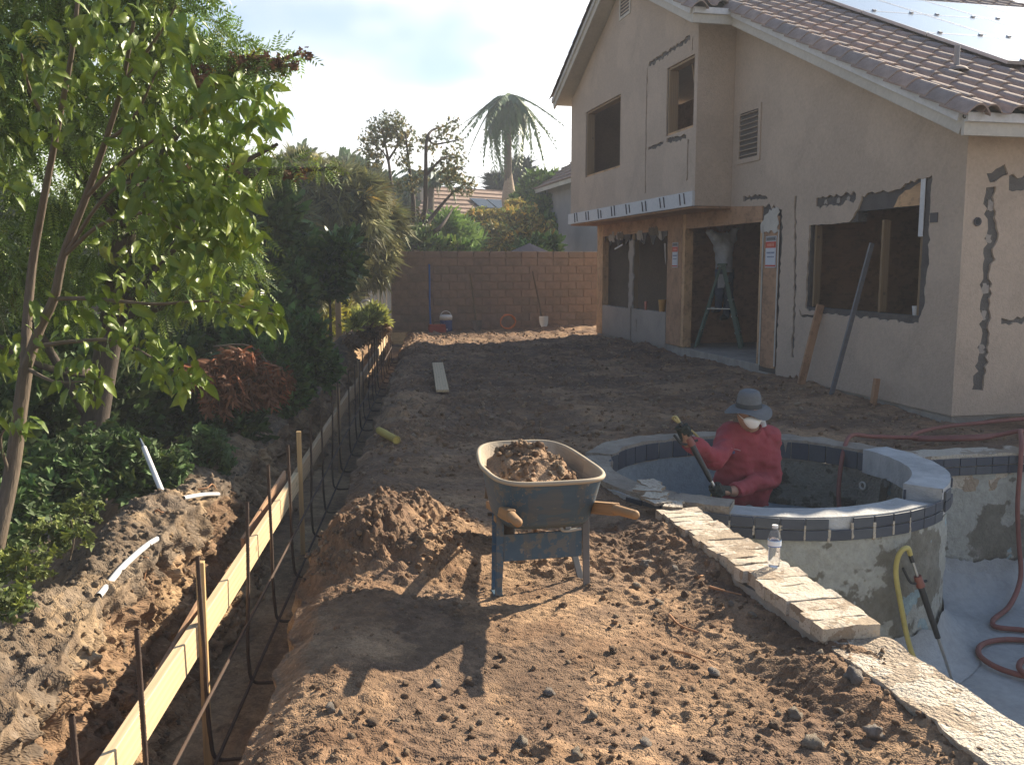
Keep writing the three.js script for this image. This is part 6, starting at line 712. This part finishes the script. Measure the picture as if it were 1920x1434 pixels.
{
  const w = thing('person', 'person in red sweatshirt, bucket hat and white mask standing in the spa', 'person');
  const J = { hip: V(3.03, -0.13, -6.0), chest: atZ(1403, 842, -5.93), neck: atZ(1407, 806, -5.88), head: atZ(1405, 776, -5.83), rs: atZ(1368, 818, -5.91), re: atZ(1343, 858, -5.73), rw: atZ(1290, 829, -5.62), ls: atZ(1443, 820, -5.94), le: atZ(1446, 897, -5.86), lw: atZ(1376, 921, -5.64) };
  const toolA = atZ(1275, 792, -5.62), toolB = atZ(1364, 958, -5.50), ax = toolB.clone().sub(toolA).normalize(), rh = toolA.clone().lerp(toolB, 0.10), lh = toolA.clone().lerp(toolB, 0.78);
  const right = J.ls.clone().sub(J.rs).normalize(), hipL = J.hip.clone().addScaledVector(right, 0.09), hipR = J.hip.clone().addScaledVector(right, -0.09), kL = hipL.clone().add(V(0.03, -0.38, 0.12)), kR = hipR.clone().add(V(-0.03, -0.38, 0.14)), fL = V(kL.x + 0.02, -0.80, kL.z - 0.10), fR = V(kR.x - 0.02, -0.80, kR.z - 0.08);
  // body: head, neck, trunk, arms, hands, legs in one piece
  const H0 = J.head, headF = smin([ell(H0, V(0.075, 0.098, 0.092)), ell(H0.clone().add(V(-0.006, -0.05, 0.028)), V(0.055, 0.06, 0.062)), seg(H0.clone().add(V(-0.008, 0.0, 0.088)), H0.clone().add(V(-0.01, -0.03, 0.103)), 0.012, 0.016), ell(H0.clone().add(V(0.076, -0.01, 0)), V(0.012, 0.032, 0.02)), ell(H0.clone().add(V(-0.076, -0.01, 0)), V(0.012, 0.032, 0.02)), seg(H0.clone().add(V(0, -0.06, -0.02)), J.neck, 0.055, 0.06)], 0.02);
  const trunk = [seg(hipL, J.chest.clone().addScaledVector(right, 0.075), 0.105, 0.115), seg(hipR, J.chest.clone().addScaledVector(right, -0.075), 0.105, 0.115), seg(J.chest.clone().addScaledVector(right, 0.06), J.ls.clone().lerp(J.neck, 0.25), 0.10, 0.062), seg(J.chest.clone().addScaledVector(right, -0.06), J.rs.clone().lerp(J.neck, 0.25), 0.10, 0.062), seg(J.ls, J.rs, 0.058), seg(J.chest, J.neck, 0.09, 0.055)];
  const arms = [seg(J.rs, J.re, 0.052, 0.042), seg(J.re, J.rw, 0.042, 0.03), seg(J.ls, J.le, 0.052, 0.042), seg(J.le, J.lw, 0.042, 0.03)], wristR = seg(J.rw, rh.clone().lerp(J.rw, 0.25), 0.028, 0.025), wristL = seg(J.lw, lh.clone().lerp(J.lw, 0.25), 0.028, 0.025), legs = [seg(hipL, kL, 0.085, 0.058), seg(kL, fL, 0.056, 0.042), seg(hipR, kR, 0.085, 0.058), seg(kR, fR, 0.056, 0.042)];
  const bodyF = smin([headF, ...trunk, ...arms, wristR, wristL, ...legs], 0.035);
  part('body', surface(bodyF, V(2.3, -0.88, -6.3), V(3.5, 0.78, -5.4), 0.0145), skinM, w);
  const fold = (p) => 0.016 * n3(p.x * 9, p.y * 13, p.z * 9) + 0.009 * n3(p.x * 22 + 4, p.y * 30, p.z * 22);
  const shirtF0 = smin([...trunk.map((f) => (p) => f(p) - 0.022), ...arms.map((f) => (p) => f(p) - 0.021)], 0.04), cutW = (q, far) => { const n = q.clone().sub(far).normalize(), c = q.clone().addScaledVector(n, -0.005); return (p) => (p.x - c.x) * n.x + (p.y - c.y) * n.y + (p.z - c.z) * n.z; }, cr = cutW(J.rw, J.re), cl = cutW(J.lw, J.le), neckHole = seg(J.neck.clone().add(V(0, 0.0, 0.01)), H0, 0.062, 0.075);
  const shirtF = (p) => { let d = shirtF0(p) + fold(p); const nearR = Math.hypot(p.x - J.rw.x, p.y - J.rw.y, p.z - J.rw.z) < 0.16, nearL = Math.hypot(p.x - J.lw.x, p.y - J.lw.y, p.z - J.lw.z) < 0.15; if (nearR) d = Math.max(d, cr(p)); if (nearL) d = Math.max(d, cl(p)); if (!nearL) d = Math.max(d, -0.12 + 0.012 * n3(p.x * 14, 1, p.z * 14) - p.y); return Math.max(d, -neckHole(p)); };
  const shirt = part('sweatshirt', surface(shirtF, V(2.38, -0.2, -6.25), V(3.42, 0.62, -5.5), 0.0095), cloth(0.33, 0.055, 0.068), w);
  { const o = atZ(1377, 846, -5.4), dir = look(1377, 846), mk = (px, py) => { const d = look(px, py); let t = 5.2; for (let i = 0; i < 200; i++) { const k = shirtF(camera.position.clone().addScaledVector(d, t)); if (k < 0.0008) break; t += Math.max(0.0008, k * 0.6); } return camera.position.clone().addScaledVector(d, t - 0.004); }; part('chest_print', tube([mk(1372, 840), mk(1377, 842), mk(1383, 843), mk(1389, 845)], 0.003, 12, 5), cloth(0.55, 0.36, 0.36), shirt); const e = mk(1376, 848); part('chest_emblem', new THREE.SphereGeometry(0.011, 10, 6).scale(1, 1.1, 0.25).translate(e.x, e.y, e.z), cloth(0.12, 0.14, 0.26), shirt); }
  { const ring = (c, n, R, r) => new THREE.TorusGeometry(R, r, 8, 24).scale(1, 1, 1.6).applyQuaternion(new THREE.Quaternion().setFromUnitVectors(V(0, 0, 1), n.normalize())).translate(c.x, c.y, c.z), rib = cloth(0.27, 0.045, 0.056); part('cuff', ring(J.rw.clone().lerp(J.re, 0.06), J.rw.clone().sub(J.re), 0.041, 0.010), rib, shirt); part('cuff', ring(J.lw.clone().lerp(J.le, 0.06), J.lw.clone().sub(J.le), 0.041, 0.010), rib, shirt); part('collar', ring(J.neck.clone().add(V(0, 0.012, 0.006)), H0.clone().sub(J.neck), 0.070, 0.010), rib, shirt); }
  part('trousers', surface((p) => Math.max(smin([...legs.map((f) => (q) => f(q) - 0.02), seg(hipL, hipR, 0.12)], 0.04)(p) + fold(p), p.y + 0.07, -0.835 - p.y), V(2.7, -0.86, -6.25), V(3.35, -0.06, -5.7), 0.014), cloth(0.30, 0.32, 0.35), w);
  part('dark_undershirt', surface((p) => Math.max(smin([...trunk.slice(0, 2).map((f) => (q) => f(q) - 0.012)], 0.04)(p) + 0.4 * fold(p), p.y + 0.06, -0.19 - p.y), V(2.78, -0.2, -6.25), V(3.3, -0.02, -5.75), 0.012), cloth(0.02, 0.02, 0.022), w);
  for (const [a, b] of [[fL, kL], [fR, kR]]) part('boot', surface(smin([seg(a.clone().add(V(0, 0.03, 0)), a.clone().add(V(0, -0.02, 0.13)), 0.05, 0.038), seg(a.clone().add(V(0, 0.12, 0)), a.clone().add(V(0, -0.01, 0)), 0.055, 0.052)], 0.03), a.clone().add(V(-0.1, -0.1, -0.1)), a.clone().add(V(0.1, 0.2, 0.2)), 0.012), M.dark, w);
  // gloves: five fingers round the tool
  const dirR = J.rw.clone().sub(rh), dirL = J.lw.clone().sub(lh), gl = std({ color: lin(0.022, 0.028, 0.022), roughness: 0.85 });
  for (const [c, d, wr] of [[rh, dirR, J.rw], [lh, dirL, J.lw]]) { const b = d.clone().addScaledVector(ax, -d.dot(ax)).normalize(), pal = c.clone().addScaledVector(b, 0.042); part('glove', surface(smin([fist(c, ax, b), seg(pal, wr.clone().lerp(pal, 0.15), 0.026, 0.034)], 0.014), c.clone().add(V(-0.13, -0.13, -0.13)), c.clone().add(V(0.13, 0.13, 0.13)), 0.0032), gl, w); }
  // hat
  const hat = thing('bucket_hat', 'grey wide-brimmed bucket hat with a dark band, worn by the person in red', 'hat', [H0.x - 0.002, H0.y + 0.056, H0.z - 0.006]), hm = cloth(0.16, 0.17, 0.18);
  part('hat_crown', new THREE.LatheGeometry([[0, 0.118], [0.045, 0.115], [0.068, 0.102], [0.079, 0.076], [0.084, 0.04], [0.088, 0.0]].map((p) => new THREE.Vector2(...p)), 30), hm, hat);
  part('hat_band', new THREE.CylinderGeometry(0.0875, 0.0905, 0.032, 30, 1, true).translate(0, 0.012, 0), std({ color: lin(0.055, 0.06, 0.065), side: THREE.DoubleSide }), hat);
  part('hat_brim', sheet(48, 6, (u, v) => { const a = u * 2 * Math.PI, R = lerp(0.088, 0.156, v), y = -0.004 - 0.035 * v * v + v * (0.016 * Math.sin(a * 2 + 2.6) + 0.010 * Math.sin(a * 3 + 1) + 0.006 * n2(u * 9, v * 2)); return [R * Math.cos(a) * 1.06, y, R * Math.sin(a), u, v]; }), hm, hat); hat.rotation.set(0.13, 0.1, 0.03);
  // mask
  const mk = thing('dust_mask', 'white cup-shaped dust mask on the face of the person in red', 'mask', [H0.x - 0.008, H0.y - 0.040, H0.z + 0.082]); const mm = std({ color: lin(0.84, 0.81, 0.76), roughness: 0.9 });
  part('mask_cup', sheet(22, 12, (u, v) => { const a = u * 2 * Math.PI, r = Math.sin(v * Math.PI / 2); return [0.066 * r * Math.sign(Math.cos(a)) * Math.pow(Math.abs(Math.cos(a)), 0.7) * (Math.sin(a) > 0 ? 1 : 1 + 0.35 * Math.sin(a)), (Math.sin(a) > 0 ? 0.034 : 0.056) * r * Math.sin(a) + 0.004, 0.046 * Math.cos(v * Math.PI / 2) - 0.02 * r * Math.cos(a) * Math.cos(a), u, v]; }), mm, mk); part('mask_strap', tube([V(0.062, 0.01, 0.0), V(0.085, 0.03, -0.06), V(0.06, 0.04, -0.14)], 0.003, 10, 5), mm, mk); part('mask_strap', tube([V(-0.062, 0.01, 0.0), V(-0.085, 0.03, -0.06), V(-0.06, 0.04, -0.14)], 0.003, 10, 5), mm, mk); mk.rotation.x = 0.22;
  part('neck_cloth', surface((p) => Math.max(seg(H0.clone().add(V(0.085, -0.05, -0.03)), J.ls.clone().add(V(-0.02, 0.055, -0.01)), 0.026, 0.038)(p) + 1.4 * fold(p)), H0.clone().add(V(0, -0.22, -0.15)), H0.clone().add(V(0.22, 0.03, 0.1)), 0.008), cloth(0.55, 0.56, 0.58), w);
  for (const k of [-1, 1]) part('eye', new THREE.SphereGeometry(0.011, 10, 8).translate(H0.x - 0.006 + k * 0.03, H0.y + 0.008, H0.z + 0.082), M.dark, w);
  const hmr = hammer('chipping_hammer', toolA, toolB, 'slim chipping hammer held in both gloved hands by the person in red');
  single('air_hose', tube([toolA, atZ(1268, 781, -5.63), atZ(1262, 784, -5.68), atZ(1285, 800, -5.75), atZ(1305, 815, -5.85), atZ(1330, 850, -6.1), atZ(1350, 880, -6.3), V(2.95, -0.45, -6.6), V(3.0, -0.44, -6.9), V(3.3, -0.44, -7.1), V(3.6, -0.43, -7.15)], 0.009, 120, 7), std({ color: lin(0.50, 0.40, 0.16), roughness: 0.6 }), 'thin yellow hose from the held hammer down past the red sweatshirt', 'hose');
}
{ // second person, on a stepladder inside the doorway, seen from behind
  const z = -15.15, q = (x, y, dz = 0) => atZ(x, y, z + dz), w = thing('person', 'person in a grey T-shirt and jeans working overhead on a ladder inside the doorway', 'person');
  const J = { hip: q(1358, 507), ch: q(1357, 462), nk: q(1356, 440), hd: q(1352, 420, 0.03), rs: q(1342, 446, 0.08), ls: q(1372, 446, -0.04), re: q(1331, 436, 0.12), le: q(1380, 425, -0.02), rh: q(1326, 408, 0.14), lh: q(1378, 398, 0.04), kR: q(1350, 545, 0.12), kL: q(1366, 552, 0.02), fR: q(1347, 578, 0.05), fL: q(1362, 592, -0.04) };
  const legs = [seg(J.hip.clone().add(V(-0.08, 0, 0.04)), J.kR, 0.085, 0.06), seg(J.kR, J.fR, 0.058, 0.042), seg(J.hip.clone().add(V(0.08, 0, -0.02)), J.kL, 0.085, 0.06), seg(J.kL, J.fL, 0.058, 0.042)], tr = [seg(J.hip, J.ch, 0.12, 0.13), seg(J.ch, J.nk, 0.12, 0.06), seg(J.rs, J.ls, 0.062), seg(J.ch.clone().add(V(-0.05, 0, 0)), J.rs, 0.1, 0.06), seg(J.ch.clone().add(V(0.05, 0, 0)), J.ls, 0.1, 0.06)], up = [seg(J.rs, J.re, 0.052, 0.042), seg(J.ls, J.le, 0.052, 0.042)], fo = [seg(J.re, J.rh, 0.042, 0.028), seg(J.le, J.lh, 0.042, 0.028)];
  const hand = (c, e) => { const d = c.clone().sub(e).normalize(), s = d.clone().cross(V(0, 0, 1)).normalize(); const f = [seg(c, c.clone().addScaledVector(d, 0.06), 0.026, 0.03)]; for (let i = 0; i < 4; i++) f.push(seg(c.clone().addScaledVector(d, 0.07).addScaledVector(s, (i - 1.5) * 0.02), c.clone().addScaledVector(d, 0.13 + 0.012 * (i % 2)).addScaledVector(s, (i - 1.5) * 0.021).add(V(0, 0, 0.02)), 0.0095)); f.push(seg(c.clone().addScaledVector(d, 0.02).addScaledVector(s, -0.025), c.clone().addScaledVector(d, 0.065).addScaledVector(s, -0.06), 0.0105)); return smin(f, 0.008); };
  part('body', surface(smin([ell(J.hd, V(0.08, 0.105, 0.095)), seg(J.hd, J.nk, 0.055, 0.06), ...tr, ...up, ...fo, ...legs, hand(J.rh, J.re), hand(J.lh, J.le)], 0.03), J.fL.clone().add(V(-0.6, -0.1, -0.4)), J.lh.clone().add(V(0.4, 0.2, 0.4)), 0.02), std({ color: lin(0.30, 0.17, 0.115), roughness: 0.65 }), w);
  const fd = (p) => 0.012 * n3(p.x * 8, p.y * 13, p.z * 8);
  part('t_shirt', surface((p) => Math.max(smin([...tr, ...up].map((f) => (a) => f(a) - 0.022), 0.04)(p) + fd(p), J.hip.y - 0.03 - p.y, -seg(J.nk.clone().add(V(0, 0.03, 0)), J.hd, 0.06, 0.09)(p), p.y - J.le.y + 0.02), J.hip.clone().add(V(-0.5, -0.1, -0.4)), J.le.clone().add(V(0.3, 0.1, 0.4)), 0.014), cloth(0.62, 0.64, 0.68), w);
  part('jeans', surface((p) => Math.max(smin(legs.map((f) => (a) => f(a) - 0.02), 0.04)(p) + fd(p), p.y - J.hip.y - 0.02), J.fL.clone().add(V(-0.4, -0.05, -0.3)), J.hip.clone().add(V(0.3, 0.05, 0.3)), 0.015), cloth(0.08, 0.10, 0.14), w);
  part('hair', new THREE.SphereGeometry(0.098, 18, 12, 0, 6.3, 0, 1.7).translate(J.hd.x, J.hd.y + 0.015, J.hd.z - 0.008), M.dark, w); part('pocket_cloth', bx(0.13, 0.24, 0.02, J.kR.x - 0.02, J.hip.y - 0.18, J.kR.z + 0.09, 0.008), cloth(0.5, 0.5, 0.52), w);
  for (const f of [J.fR, J.fL]) part('shoe', surface(smin([seg(f.clone().add(V(0, -0.02, 0)), f.clone().add(V(-0.12, -0.035, 0.06)), 0.048, 0.04)], 0.02), f.clone().add(V(-0.2, -0.12, -0.1)), f.clone().add(V(0.1, 0.1, 0.15)), 0.014), M.dark, w);
  const l = thing('stepladder', 'green stepladder with pale treads inside the doorway', 'ladder', [J.fR.x + 0.03, 0.152, z + 0.12], 1.05), gm = std({ color: lin(0.06, 0.11, 0.08), roughness: 0.5 }), am = std({ color: lin(0.55, 0.54, 0.50), metalness: 0.5, roughness: 0.4 });
  for (const k of [-1, 1]) { part('front_rail', bar(V(k * 0.24, 0, 0.36), V(k * 0.15, 1.42, 0.02), 0.03, 0.07), gm, l); part('rear_rail', bar(V(k * 0.22, 0, -0.42), V(k * 0.14, 1.40, -0.03), 0.025, 0.045), gm, l); part('spreader', bar(V(k * 0.2, 0.68, 0.20), V(k * 0.2, 0.68, -0.23), 0.012, 0.02), am, l); }
  for (let i = 0; i < 4; i++) { const t = (i + 1) / 5; part('tread', bx(0.46 - 0.17 * t, 0.03, 0.09, 0, 1.42 * t - 0.02, 0.36 - 0.34 * t, 0.006), am, l); part('rear_rung', bx(0.42 - 0.15 * t, 0.02, 0.03, 0, 1.4 * t, -0.42 + 0.39 * t), am, l); } part('top_cap', bx(0.36, 0.04, 0.16, 0, 1.44, 0, 0.01), gm, l);
}

scene.fog = new THREE.FogExp2(new THREE.Color(0.86, 0.92, 1.0), 0.0030);

scene.traverse((o) => { if (o.isMesh) { o.castShadow = true; o.receiveShadow = true; } });
renderer.render(scene, camera);
